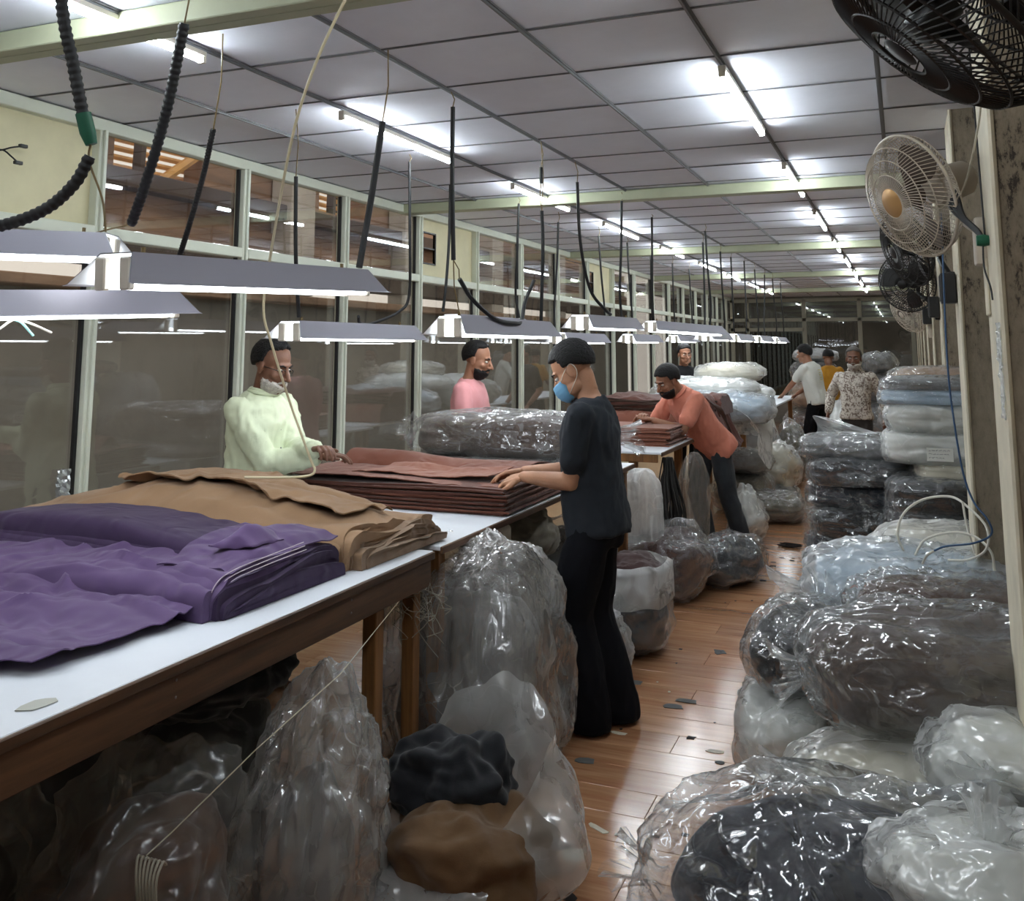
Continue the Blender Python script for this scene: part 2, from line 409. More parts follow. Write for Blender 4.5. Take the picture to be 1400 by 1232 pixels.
# ceiling: boards lying on a metal grid
ceiling = struct(MB().box(XL - .1, XR + .1, Y0, Y1, ZC + .03, ZC + .10).build('ceiling', M['ceiling']))
gx = [-3.70, -3.02, -2.43, -1.82, -1.22, -0.62, -0.04, 0.56, 0.75]
TY = 0.5725
tile_cache = {}
far_tiles = MB()
k = 0
yb = 3.66 - 11 * TY
rows = []
while yb < Y1 - .1:
    rows.append(yb); yb += TY
for ya in rows:
    for xa, xb in zip(gx[:-1], gx[1:]):
        w = xb - xa
        if ya > 2.0 and ya < 17.5 and xb < 0.6:
            key = round(w, 3)
            if key not in tile_cache:
                me = new_mesh('ceiling_tile', *(lambda m: (m.V, m.F))(MB().bbox(.004, w - .004, .004, TY - .004, .004, .018, .003, 1)), smooth=False)
                me.materials.append(M['ceiling']); tile_cache[key] = me
            link_mesh('ceiling_tile', tile_cache[key], ceiling, (xa, ya, ZC + random.uniform(0, .003)))
        else:
            far_tiles.box(xa + .004, xb - .004, ya + .004, ya + TY - .004, ZC + .004, ZC + .018)
ft = far_tiles.build('far_ceiling_tiles', M['ceiling'], ceiling); ft['kind'] = 'stuff'
for xg in gx[1:-1]:
    MB().box(xg - .010, xg + .010, Y0, Y1, ZC - .004, ZC + .003).box(xg - .004, xg + .004, Y0, Y1, ZC - .012, ZC).build('grid_rail', M['grid'], ceiling)
cross_me = new_mesh('grid_crossbar', *(lambda m: (m.V, m.F))(MB().box(XL, XR, -.0045, .0045, -.001, .004)), smooth=False)
M['grid_dark'] = plain('crossbar_metal', rgb(104, 104, 106), 0.6, 0.2)  # slightly darker grey metal of the grid crossbars
cross_me.materials.append(M['grid_dark'])
for ya in rows: link_mesh('grid_crossbar', cross_me, ceiling, (0, ya, ZC))
# painted channel beams below the ceiling
for k, yb in enumerate([2.40, 6.66, 10.80, 15.0, 19.2]):
    b = MB().bbox(XL, PX + .1, yb - .03, yb + .03, ZC - .075, ZC + .0, .004, 1)
    b.box(XL, PX + .1, yb + .03, yb + .085, ZC - .075, ZC - .068)
    struct(b.build('trim_%d' % (k + 1), M['beam']))

# right wall with pillars
struct(MB().box(XR, XR + .15, Y0, Y1, -.1, ZC + .1).build('wall_right', M['wall_paint']))
pys = [(0.75, 1.25), (2.98, 3.42), (4.95, 5.40), (7.30, 7.80), (9.50, 9.95), (11.7, 12.15), (13.9, 14.35), (16.1, 16.55), (18.3, 18.75), (20.5, 20.95)]
for k, (a, b) in enumerate(pys[1:]):
    p = struct(MB().box(PX + .012, XR, a, b, -.012, ZC + .03).build('trim_%d' % (k + 11), M['pillar']))
    # smooth plaster facing the aisle, with a proud corner bead
    f = MB().bbox(PX, PX + .014, a - .004, b + .004, -.012, ZC + .03, .003, 1).build('plaster_face', M['cream_edge'], p)
    MB().tube([(PX + .004, a - .001, 0), (PX + .004, a - .001, ZC)], .009, 6).build('corner_bead', M['cream_edge'], p)
struct(MB().box(XL - .2, XR + .2, Y0 - .15, Y0, -.1, ZC + .1).build('wall_near', M['wall_paint']))

# left wall of framed windows
wl = struct(MB().box(XL - .06, XL, Y0, Y1, -.1, .42).box(XL - .06, XL, Y0, Y1, 2.745, ZC + .1).build('wall_left', M['cream_panel']))
MB().bbox(XL - .01, XL + .045, Y0, Y1, 2.735, ZC - .002, .004, 1).build('head_rail', M['alu'], wl)
MB().bbox(XL - .01, XL + .06, Y0, Y1, .40, .46, .004, 1).build('sill_rail', M['alu'], wl)
BAY = 1.135
def mull(yc, parent):
    m = MB().bbox(XL - .03, XL + .045, yc - .028, yc + .028, .42, 2.74, .004, 1)
    m.bbox(XL - .02, XL + .06, yc - .009, yc + .011, .42, 2.74, .003, 1)
    return m.build('mullion', M['alu'], parent)
n = 0
yb = 3.53 - 5 * BAY
while yb < Y1 - .2:
    a, b = yb, min(yb + BAY, Y1)
    kk = round((yb - 3.53) / BAY)
    n += 1
    w = bpy.data.objects.new('window_%d' % n, None); COL.objects.link(w); struct(w); w.location = (XL, a, 0)
    mull(a, None).parent = w
    w.children[0].location = (-XL, -a, 0)
    MB().bbox(XL - .02, XL + .05, a + .028, b - .028, 2.195, 2.255, .004, 1).build('transom', M['alu'], w, world=True)
    MB().box(XL - .012, XL - .006, a + .02, b - .02, .44, 2.20).build('lower_pane', M['glass'], w, world=True)
    # dark rubber gasket along the pane
    g = MB().box(XL - .008, XL + .012, b - .045, b - .028, .44, 2.2).box(XL - .008, XL + .012, a + .028, a + .036, .44, 2.2)
    if kk in (-1, 3, 7):
        pm = MB()
        if kk == -1: pm.box(XL - .02, XL - .004, a + .02, b - .02, 2.24, 2.75)
        else:
            h0, h1, q0, q1 = a + .12, a + .34, 2.37, 2.62
            pm.box(XL - .02, XL - .004, a + .02, h0, 2.24, 2.75).box(XL - .02, XL - .004, h1, b - .02, 2.24, 2.75)
            pm.box(XL - .02, XL - .004, h0, h1, 2.24, q0).box(XL - .02, XL - .004, h0, h1, q1, 2.75)
        pm.build('cream_panel', M['cream_panel'], w, world=True)
        if kk != -1:
            fr = MB()
            for (u0, u1, v0, v1) in ((h0 - .01, h1 + .01, q0 - .012, q0), (h0 - .01, h1 + .01, q1, q1 + .012), (h0 - .012, h0, q0, q1), (h1, h1 + .012, q0, q1)):
                fr.box(XL - .02, XL + .006, u0, u1, v0, v1)
            fr.box(XL - .015, XL, h0, h1, 2.49, 2.50)
            fr.build('fan_opening_frame', M['black_plastic'], w, world=True)
    else:
        MB().box(XL - .012, XL - .006, a + .02, b - .02, 2.24, 2.745).build('upper_pane', M['glass'], w, world=True)
        g.box(XL - .008, XL + .012, b - .045, b - .028, 2.25, 2.735)
    g.build('gasket', M['black_rubber'], w, world=True)
    yb += BAY
# far window wall
wf = struct(MB().box(XL, XR, Y1, Y1 + .1, 2.72, ZC + .1).box(XL, XR, Y1, Y1 + .1, -.1, .5).build('wall_far', M['dark_concrete']))
def fbar(x0, x1, z0, z1, nm='mullion'): return MB().bbox(x0, x1, Y1 - .05, Y1 + .03, z0, z1, .006, 1).build(nm, M['alu_far'], wf)
M['alu_far'] = plain('far_frame_paint', rgb(168, 168, 152), 0.5)
for xm in (-3.64, -3.30, -2.04, -0.86, 0.22): fbar(xm - .045, xm + .045, .4, 2.75)
fbar(XL, XR, 2.24, 2.32, 'transom'); fbar(XL, XR, 2.68, 2.76, 'head_rail'); fbar(XL, -2.04, 2.02, 2.10, 'door_head')
for i, (a, b) in enumerate(((-3.70, -2.04), (-2.04, -.86), (-.86, .22), (.22, .75))):
    w = struct(MB().box(a, b, Y1 + .01, Y1 + .016, .5, 2.72).build('window_%d' % (n + 1 + i), M['glass_far']))
# striped curtain behind the far left pane
cv = []; 
for i in range(61):
    x = -3.28 + 1.2 * i / 60; yy = Y1 + .25 + .04 * math.sin(i * 1.3)
    cv.append((x, yy))
V = [(x, y, z) for z in (.3, 2.0) for x, y in cv]; F = [(i, i + 1, 61 + i + 1, 61 + i) for i in range(60)]
V += [(x, y + .01, z) for x, y, z in V]; F += [tuple(reversed([q + 122 for q in f])) for f in F]
tag(obj('curtain', V, F, fabric('curtain_cloth', rgb(128, 112, 100)), None), 'pleated grey-brown curtain hanging behind the far left end window', 'curtain')

# outside the left windows: a dim passage with an unfinished concrete building
M['brick_wall'] = plain('raw_brickwork', rgb(150, 124, 104), 0.9, var=0.6, vscale=1.6, bump=0.3, bscale=12, stretch=(1, .4, 2))
M['dark_wood'] = plain('dark_lintel', rgb(84, 74, 68), 0.85, var=0.2, vscale=3)
M['pale_concrete'] = plain('pale_concrete', rgb(196, 192, 184), 0.85, var=0.18, vscale=3)
M['bamboo'] = plain('bamboo', rgb(226, 176, 110), 0.6, var=0.2, vscale=6)
M['grey_render'] = plain('grey_render', rgb(150, 147, 140), .9, var=.15, vscale=1.0)
nb = thing('unfinished_building', 'unfinished brick and concrete building seen through the upper left windows', 'building', (-6.4, 9, -.1))
MB().box(-6.9, -6.6, -4, 24, -.1, 2.15).build('lower_wall', M['grey_render'], nb, world=True)
MB().box(-6.9, -6.6, -4, 24, 2.6, 2.95).build('upper_wall', M['brick_wall'], nb, world=True)
MB().bbox(-6.65, -6.35, -4, 24, 2.38, 2.62, .01, 1).build('lintel_beam', M['dark_wood'], nb, world=True)
MB().bbox(-6.7, -6.3, -4, 24, 2.15, 2.24, .01, 1).build('slab_edge', M['brick_wall'], nb, world=True)
for yc in (4.9, 9.15, 11.85, 14.9, 18.2, 21.5):
    MB().bbox(-6.64, -6.36, yc - .24, yc + .24, 2.25, 4.5, .01, 1).build('column', M['pale_concrete'], nb, world=True)
MB().bbox(-6.60, -6.42, -4, 24, 3.10, 3.27, .01, 1).build('tie_beam', M['dark_wood'], nb, world=True)
for i, (ya, yb_, h) in enumerate(((-4, 6.55, 3.9), (6.55, 7.75, 3.32), (7.75, 9.9, 3.62), (9.9, 11.0, 3.35), (11.0, 13.6, 3.7), (13.6, 14.6, 3.3), (14.6, 19, 3.8), (19, 24, 3.5))):
    MB().box(-6.9, -6.66, ya, yb_, 2.90, h).build('brick_panel', M['brick_wall'], nb, world=True)
for (ya, yb_) in ((-4, 6.4), (8.2, 9.8), (11.2, 13.5), (14.7, 24)):
    MB().box(-7.3, -7.15, ya, yb_, 2.9, 4.6).build('rear_wall', M['dark_wood'], nb, world=True)
for yc in (6.95, 8.0, 10.3, 13.1, 16.4):
    MB().tube([(-6.75, yc, 3.2), (-6.75, yc + .05, 4.5)], .06, 6).build('pole', M['dark_wood'], nb, world=True)
for i in range(13):
    z = 3.30 + i * .09
    MB().tube([(-7.0, 6.0, z), (-6.97, 8.6, z + .04), (-7.0, 24, z)], .030, 6).build('slat', M['bamboo'], nb, world=True)
MB().tube([(-6.7, 7.15, 3.25), (-6.6, 8.6, 4.3)], .05, 6).build('brace', M['bamboo'], nb, world=True)
MB().tube([(-6.7, 12.2, 3.25), (-6.6, 13.4, 4.3)], .05, 6).build('brace', M['bamboo'], nb, world=True)
struct(MB().box(-9, XL - .06, -6, 26, -.3, -.1).build('trim_30', M['dark_concrete']))
# dark lane behind the far windows
struct(MB().box(-6, 3, 26, 26.2, -.2, 4.2).box(-6, 3, Y1 + .1, 26.2, 3.0, 3.2).box(3, 3.2, Y1 + .1, 26, -.2, 3.2).build('trim_31', M['dark_concrete']))

# ------------------------------------------------------------------ ceiling battens
def batten():
    t = thing('ceiling_batten', '', 'light')
    MB().bbox(-.016, .016, 0, 1.2, -.022, 0, .003, 1).build('housing', M['white_plastic'], t)
    MB().lathe([(.001, .012), (.0125, .016), (.0125, 1.184), (.001, 1.188)], (0, 0, -.033), 'Y', 10).build('glowing_tube', M['tube_ceiling'], t, smooth=True)
    MB().bbox(-.014, .014, 0, .018, -.046, -.02, .002, 1).build('end_cap', M['white_plastic'], t)
    MB().bbox(-.014, .014, 1.182, 1.2, -.046, -.02, .002, 1).build('end_cap', M['white_plastic'], t)
    return t
b0 = batten(); first = True
ords = ['nearest', 'second', 'third', 'fourth', 'fifth', 'sixth', 'seventh', 'eighth', 'ninth', 'tenth', 'eleventh']
for X, side, y00 in ((-.62, 'right', 3.74), (-2.44, 'left', 3.79)):
    for k in range(-2, 8):
        yy = y00 + k * 2.17
        lab = 'white ceiling light batten in the %s row, %s' % (side, ('the %s from the camera' % ords[k + 2]))
        if k == -2: lab = 'white ceiling light batten behind the camera in the %s row' % side
        if first: o = b0; o.location = (X, yy, ZC - .012); o['label'] = lab; first = False
        else: o = dup(b0, (X, yy, ZC - .012), 0, lab)
        o['group'] = 'ceiling light battens'
# ------------------------------------------------------------------ hanging trough lamps
def smooth_path(pts, n=6):
    """Catmull-Rom through the points"""
    P = [np.array(p, float) for p in pts]; P = [2 * P[0] - P[1]] + P + [2 * P[-1] - P[-2]]
    out = []
    for i in range(1, len(P) - 2):
        for k in range(n):
            t = k / n
            out.append(0.5 * ((2 * P[i]) + (-P[i - 1] + P[i + 1]) * t + (2 * P[i - 1] - 5 * P[i] + 4 * P[i + 1] - P[i + 2]) * t * t + (-P[i - 1] + 3 * P[i] - 3 * P[i + 1] + P[i + 2]) * t ** 3))
    out.append(P[-2]); return [tuple(p) for p in out]
M['wire_pale'] = plain('pale_cord', rgb(150, 144, 128), .8)
LL = 1.24
def make_lamp(label, loc, rz=0, pitch=0.0):
    t = thing('hanging_trough_lamp', label, 'lamp', loc, rz, 'trough lamps hanging over the cutting tables')
    t.rotation_euler = (pitch, 0, rz)
    # trough: outside skin and white inside skin, open underneath, flared at both ends
    def skin(off, name, mat):
        sec = [(-.115 + off, 0), (-.100 + off, .004), (-.052 + off * .6, .082 - off), (.052 - off * .6, .082 - off), (.100 - off, .004), (.115 - off, 0)]
        V = []; F = []
        for y, s in ((0, 1.0), (LL, 1.0)):
            for (x, z) in sec:
                yy = y + (-.0 if y == 0 else 0) + (0.06 * (z / .082) if y == 0 else -0.06 * (z / .082))
                V.append((x, yy, z))
        n = len(sec)
        for k in range(n - 1): F.append((k, k + 1, n + k + 1, n + k))
        return obj(name, V, F, mat, t, smooth=False)
    skin(0, 'reflector_shell', M['lamp_grey'])
    skin(.003, 'reflector_inside', M['white_paint_metal'])
    for x in (-.04, .04):
        MB().lathe([(.002, .075), (.0135, .08), (.0135, LL - .08), (.002, LL - .075)], (x, 0, .004), 'Y', 10).build('glowing_tube', M['tube_pendant'], t, smooth=True)
        for y in (.045, LL - .075):
            MB().bbox(x - .017, x + .017, y, y + .022, -.012, .070, .004, 1).build('lampholder', M['white_plastic'], t)
    MB().tube([(0, .15, .08), (0, .15, .10)], .006, 6).build('hanger_hook', M['wire'], t)
    MB().tube([(0, LL - .15, .08), (0, LL - .15, .10)], .006, 6).build('hanger_hook', M['wire'], t)
    return t
def along(x, ya, yb, za, zb):
    return (x, ya, za), 0, math.atan2(zb - za, yb - ya)
F_LAMPS = [(-1.80, 1.74, 2.98, 1.81, 1.855, 0.0, 'grey trough lamp over the tan fabric, largest in full view'),
           (-1.80, 3.63, 4.87, 1.715, 1.715, 0.0, 'grey trough lamp just left of the head of the man with the blue mask'),
           (-1.80, 5.42, 6.66, 1.775, 1.785, 0.0, 'grey trough lamp above the head of the man with the blue mask'),
           (-1.95, 7.70, 8.94, 1.80, 1.77, -0.32, 'grey trough lamp turned askew above the man in the salmon polo shirt'),
           (-1.80, 9.30, 10.5, 1.735, 1.735, 0.0, 'grey trough lamp to the right of the man in the black shirt'),
           (-1.80, 11.0, 12.2, 1.735, 1.735, 0.0, 'grey trough lamp with sagging end, above the white bundles'),
           (-1.80, 12.9, 14.1, 1.735, 1.735, 0.0, 'small far trough lamp beside the man in the white T-shirt'),
           (-1.80, 14.8, 16.0, 1.735, 1.735, 0.0, 'farthest trough lamp of the aisle-side row')]
B_LAMPS = [(-2.60, 3.60, 4.84, 1.70, 1.70, 0.0, 'grey trough lamp near the window above the man in the pale green shirt'),
           (-2.60, 5.30, 6.54, 1.785, 1.785, 0.0, 'window-side trough lamp half hidden above the man in the pink shirt'),
           (-2.60, 7.30, 8.54, 1.70, 1.70, 0.0, 'window-side trough lamp hanging low right of the masked man'),
           (-2.60, 9.40, 10.64, 1.715, 1.715, 0.0, 'small window-side trough lamp left of the man in the black shirt'),
           (-2.60, 11.5, 12.74, 1.73, 1.73, 0.0, 'far window-side trough lamp behind the white bundles')]
for (x, ya, yb, za, zb, sk, lab) in F_LAMPS + B_LAMPS:
    loc, rz, pt = along(x, ya, yb, za, zb)
    make_lamp(lab, loc, sk, pt)
# the lamp turned across the table at the left edge
make_lamp('dark-sided trough lamp cut by the left edge, lower of two, with a white cable tie', (-2.79, 1.50, 1.725), -.4, .04)

make_lamp('bright trough lamp cut by the left edge, upper of two', (-3.40, 1.83, 1.975), -1.18, -.035)
tie = thing('cable_tie', 'white and teal cable tie ends hanging under the dark-sided lamp', 'cable tie', (-2.52, 2.12, 1.72))
for k, (dx, dy, dz) in enumerate(((.03, .05, -.05), (.05, .10, -.04), (-.02, -.03, -.03))):
    MB().tube(smooth_path([(-2.52, 2.12, 1.745), (-2.52 + dx * .4, 2.12 + dy * .4, 1.735), (-2.52 + dx, 2.12 + dy, 1.745 + dz)], 4), .004, 6).build('tie_tail', plain('teal_white', rgb(150, 205, 200), .5) if k == 0 else M['white_plastic'], tie, True, world=True)
# ------------------------------------------------------------------ hoses, conduits, wires
def hose(pts, r, ribs=True):
    P = smooth_path(pts, 8)
    if not ribs:
        return MB().tube(P, r, 8)
    # resample for the corrugation
    A = np.array(P); d = np.r_[0, np.cumsum(np.linalg.norm(np.diff(A, axis=0), axis=1))]
    s = np.arange(0, d[-1], r * 0.28)
    Q = np.stack([np.interp(s, d, A[:, k]) for k in range(3)], 1)
    rr = [r * (1.0 if (i // 2) % 2 else 0.86) for i in range(len(Q))]
    return MB().tube([tuple(q) for q in Q], rr, 9)
t = thing('cable_hose', 'thick black corrugated hose with green tape curving down at the upper left', 'hose', (-1.6, 1.42, 2.78))
hose([(-1.62, 1.38, 2.785), (-1.605, 1.41, 2.40), (-1.59, 1.44, 2.25), (-1.575, 1.465, 2.13)], .0135).build('upper_hose', M['black_rubber'], t, True, world=True)
MB().tube([(-1.578, 1.462, 2.15), (-1.572, 1.472, 2.11), (-1.566, 1.478, 2.085)], [.016, .0165, .012], 10).build('tape_wrap', M['green'], t, True, world=True)
hose([(-1.57, 1.48, 2.06), (-1.60, 1.47, 2.00), (-1.67, 1.455, 1.945), (-1.78, 1.42, 1.91), (-1.95, 1.38, 1.90)], .0135).build('lower_hose', M['black_rubber'], t, True, world=True)
MB().tube(smooth_path([(-1.568, 1.478, 2.09), (-1.572, 1.48, 2.05), (-1.545, 1.495, 1.97), (-1.535, 1.5, 1.90)]), .0025, 5).build('wire', M['wire'], t, True, world=True)
def conduit(lab, pts, r, ribs=False, wire_top=None, wire_end=None):
    t = thing('conduit', lab, 'hose', pts[0] if wire_top is None else wire_top, 0, 'black conduits hanging from the ceiling')
    hose(pts, r, ribs).build('conduit_tube', M['black_rubber'], t, True, world=True)
    if wire_top: MB().tube([wire_top, tuple((np.array(wire_top) + np.array(pts[0])) / 2 + [.01, .005, 0]), pts[0]], .0028, 5).build('wire', M['wire'], t, True, world=True)
    if wire_end: MB().tube([pts[-1], tuple((np.array(wire_end) + np.array(pts[-1])) / 2 + [-.01, .0, 0]), wire_end], .0028, 5).build('wire', M['wire'], t, True, world=True)
conduit('thick corrugated black conduit slanting down to the left edge lamp', [(-1.885, 2.09, 2.593), (-1.98, 2.14, 2.357), (-2.10, 2.197, 2.154), (-2.21, 2.26, 2.04)], .0165, True, (-1.86, 2.07, 2.785), (-2.36, 2.26, 2.02))
conduit('black conduit slanting behind the largest lamp, second from the left', [(-2.32, 2.75, 2.46), (-2.40, 2.80, 2.30), (-2.50, 2.85, 2.12), (-2.61, 2.92, 1.99)], .0115, True, (-2.22, 2.66, 2.785), (-2.62, 3.0, 1.95))
conduit('straight black conduit down to the lamp above the green-shirted man', [(-2.615, 3.69, 2.46), (-2.61, 3.70, 2.1), (-2.61, 3.74, 1.80)], .0095, False, (-2.62, 3.68, 2.785))
conduit('black conduit slanting down to the right end of the largest lamp', [(-1.79, 3.07, 2.51), (-1.82, 3.05, 2.22), (-1.83, 2.99, 1.95)], .0125, False, (-1.76, 3.05, 2.785))
conduit('black conduit looping down to the lamp by the window above the green-shirted man', [(-2.63, 4.83, 2.74), (-2.62, 4.83, 2.3), (-2.63, 4.85, 1.96), (-2.66, 4.78, 1.86), (-2.70, 4.55, 1.79), (-2.68, 4.4, 1.79), (-2.63, 4.30, 1.82)], .0085, False, (-2.63, 4.83, 2.785))
conduit('long black conduit dropping to a wire above the pink-shirted man', [(-1.80, 3.70, 2.72), (-1.81, 3.72, 2.4), (-1.81, 3.74, 2.04)], .0105, False, (-1.80, 3.68, 2.785), (-1.80, 3.78, 1.815))
conduit('black conduit hanging in a deep bend above the pink-shirted man', [(-1.80, 3.78, 1.96), (-1.77, 3.86, 1.87), (-1.73, 4.02, 1.79), (-1.72, 4.22, 1.775), (-1.76, 4.42, 1.79), (-1.85, 4.7, 1.90), (-1.83, 4.78, 2.02)], .010, False, (-1.81, 3.74, 2.04))
conduit('black conduit with a bare wire gap right of the pink-shirted man', [(-1.79, 4.80, 2.40), (-1.785, 4.80, 2.2), (-1.79, 4.78, 1.80)], .010, False, (-1.79, 4.79, 2.785))
conduit('short black sleeve on a wire above the masked man', [(-1.79, 4.79, 2.64), (-1.79, 4.79, 2.55)], .009, False, (-1.79, 4.79, 2.785), (-1.79, 4.80, 2.40))
conduit('black conduit bending to the lamp above the masked man', [(-1.79, 5.42, 2.66), (-1.80, 5.5, 2.3), (-1.78, 5.62, 2.02), (-1.74, 5.8, 1.90), (-1.76, 6.0, 1.875)], .010, False, (-1.80, 5.41, 2.785))
ctops = [(-1.85, 6.63, 2.72, 1.87), (-1.93, 7.86, 2.76, 1.88), (-2.65, 5.42, 2.70, 1.88), (-2.64, 6.58, 2.74, 1.88), (-2.62, 7.42, 2.7, 1.80), (-2.60, 8.50, 2.7, 1.80),
         (-1.63, 8.66, 2.72, 1.86), (-1.80, 9.42, 2.7, 1.83), (-1.80, 10.4, 2.7, 1.83), (-1.80, 11.1, 2.7, 1.83), (-1.80, 12.1, 2.74, 1.83), (-1.80, 13.0, 2.7, 1.83), (-1.80, 14.0, 2.7, 1.83), (-1.80, 14.9, 2.7, 1.83), (-1.8, 15.9, 2.7, 1.83),
         (-2.60, 9.5, 2.74, 1.83), (-2.60, 10.5, 2.70, 1.83), (-2.60, 11.6, 2.70, 1.83), (-2.6, 12.6, 2.7, 1.83)]
rc = random.Random(3)
clab = ['with a twin in front, right of the head of the masked man', 'nearest the beam above the salmon polo shirt', 'second from the beam in the window-side row', 'third in the window row, right of the pink-shirted man', 'above the low window-side lamp, near end', 'above the low window-side lamp, far end', 'at the far end of the askew lamp', 'at the near end of the lamp by the black shirt', 'at the far end of the lamp by the black shirt', 'at the near end of the sagging lamp', 'at the far end of the sagging lamp', 'at the near end of the lamp beside the white-shirted man', 'at the far end of the lamp beside the white-shirted man', 'at the near end of the farthest aisle-side lamp', 'at the far end of the farthest aisle-side lamp', 'at the near end of the small lamp left of the black-shirted man', 'at the far end of the small lamp left of the black-shirted man', 'at the near end of the far window-side lamp', 'at the far end of the far window-side lamp']
for i, (x, y, za, zb) in enumerate(ctops):
    dx, dy = rc.uniform(-.05, .05), rc.uniform(-.12, .12)
    conduit('thin black conduit ' + clab[i], [(x, y, za), (x + dx * .4, y + dy * .2, za - .35), (x + dx, y + dy * .7, zb + .18), (x + dx * .6, y + dy, zb)], .0095, False, (x, y, 2.785))
t = thing('power_cable', 'cream power cable hanging from ceiling past the green-shirted man onto the tan fabric', 'cable', (-1.53, 2.38, 2.785))
MB().tube(smooth_path([(-1.45, 2.35, 2.785), (-1.53, 2.38, 2.71), (-1.68, 2.45, 2.54), (-1.82, 2.54, 2.34), (-2.02, 2.72, 2.0), (-2.12, 2.82, 1.80), (-2.16, 2.93, 1.67), (-2.17, 3.07, 1.45), (-2.12, 3.14, 1.24), (-2.105, 3.15, 1.195), (-2.125, 3.13, 1.175), (-2.20, 3.05, 1.175), (-2.30, 2.98, 1.18)], 8), .0048, 8).build('cable_sheath', plain('cream_cable', rgb(206, 194, 160), 0.5), t, True, world=True)

# ------------------------------------------------------------------ cutting tables
def table(lab, x0, x1, y0, y1, z, legs, apron=0.0, near_apron=0.0, r=0.0):
    t = thing('cutting_table', lab, 'table', ((x0 + x1) / 2, (y0 + y1) / 2, 0))
    if r:
        a = [(x1 - r + r * math.sin(k * PI / 16), y0 + r - r * math.cos(k * PI / 16)) for k in range(9)]
        MB().prism([(x0, y0)] + a + [(x1, y1), (x0, y1)], 'Z', z - .022, z).build('table_top', M['laminate_top'], t, world=True)
    else:
        MB().bbox(x0, x1, y0, y1, z - .018, z, .003, 1).build('table_top', M['laminate_top'], t, world=True)
        MB().bbox(x1 - .004, x1 + .008, y0, y1, z - .030, z - .002, .003, 1).build('edge_strip', M['table_wood'], t, world=True)
    if apron:
        MB().bbox(x1 - .032, x1 - .004, y0 + .01, y1 - .01, z - apron, z - .018, .003, 1).build('apron_board', M['table_wood'], t, world=True)
        MB().bbox(x0 + .004, x0 + .03, y0 + .01, y1 - .01, z - apron, z - .018, .003, 1).build('apron_board', M['table_wood'], t, world=True)
        for yy in (1.95, 2.75):
            for zz in (z - .045, z - .085):
                MB().lathe([(.001, 0), (.005, .001), (.001, .004)], (x1 - .006, yy, zz), 'X', 8).build('screw_head', M['grid'], t, world=True)
    if near_apron:
        MB().bbox(x0 + .03, x1 - .03, y0 + .004, y0 + .03, z - near_apron, z - .022, .003, 1).build('end_board', M['leg_wood'], t, world=True)
    for (lx, ly, w) in legs:
        MB().bbox(lx - w / 2, lx + w / 2, ly - w / 2, ly + w / 2, 0.0, z - .02, .003, 1).build('leg', M['leg_wood'], t, world=True)
    return t
T1 = table('long white-topped cutting table with dark wooden apron, nearest, under the purple cloth', -3.22, -1.68, -.6, 3.32, .90, [(-1.76, 3.02, .055), (-1.74, 3.26, .05), (-3.15, 3.2, .06), (-1.76, .4, .06), (-3.15, .4, .06)], apron=.125)
T2 = table('white-topped cutting table under the brown fabric stack, at which the masked man stands', -2.78, -1.70, 3.42, 6.30, .895, [(-1.755, 6.19, .055), (-1.77, 3.52, .055), (-2.7, 3.5, .06), (-2.7, 6.2, .06)])
T3 = table('white cutting table the man in the salmon polo shirt leans on', -2.76, -1.64, 6.82, 7.92, .915, [(-1.74, 7.82, .06), (-2.68, 6.95, .06), (-2.68, 7.8, .06), (-1.95, 7.2, .06)], near_apron=.075)
T4 = table('cutting table buried under white plastic-wrapped bundles and the rumpled brown heap', -2.6, -1.66, 8.02, 11.35, .91, [(-1.74, 11.2, .06), (-1.80, 8.9, .06), (-2.5, 8.2, .06), (-2.5, 11.2, .06)])
T5 = table('white far table with rounded corner before the man in the white T-shirt', -2.35, -1.58, 11.6, 15.6, .91, [(-1.66, 12.3, .06), (-1.62, 15.0, .06), (-2.25, 11.8, .06), (-2.25, 15.0, .06)], r=.5)
# loose string tied to the corner legs of the first table
t = thing('string_bundle', 'tangle of grey string tied around the corner leg of the nearest table', 'string', (-1.72, 3.3, .72))
rs_ = random.Random(5)
sb = MB()
for i in range(46):
    a = rs_.uniform(0, 2 * PI); q = [(-1.725 + .045 * math.cos(a) + rs_.uniform(-.02, .02), 3.275 + .05 * math.sin(a), .80 - rs_.uniform(0, .12))]
    for k in range(4):
        p = q[-1]; q.append((min(max(p[0] + rs_.uniform(-.05, .05), -1.80), -1.62), p[1] + rs_.uniform(-.05, .05), p[2] - rs_.uniform(-.01, .055)))
    sb.tube(smooth_path(q, 3), .0014, 4)
o = sb.build('string_strands', plain('grey_string', rgb(140, 134, 120), 0.8), t, True, world=True); o['kind'] = 'stuff'
t = thing('string', 'taut thin string running from the table leg down over the dusty bags', 'string', (-1.74, 3.2, .74))
MB().tube([(-1.72, 3.22, .79), (-1.563, 2.498, .719), (-1.637, 2.211, .607), (-1.668, 1.939, .518), (-1.689, 1.88, .489)], .0016, 5).build('cord', plain('pale_string', rgb(180, 172, 150), 0.8), t, True, world=True)

t = thing('rope_hank', 'small hank of pale cord tied at the end of the taut string, bottom left', 'cord', (-1.68, 1.86, .41))
for k in range(7):
    a = .012 * k
    MB().tube(smooth_path([(-1.71 + a, 1.89, .475), (-1.695 + a, 1.86, .495), (-1.67 + a * .8, 1.83, .47), (-1.655 + a * .7, 1.825, .41), (-1.65 + a * .6, 1.83, .33)], 4), .0035, 5).build('cord_strand', M['wire_pale'], t, True, world=True)
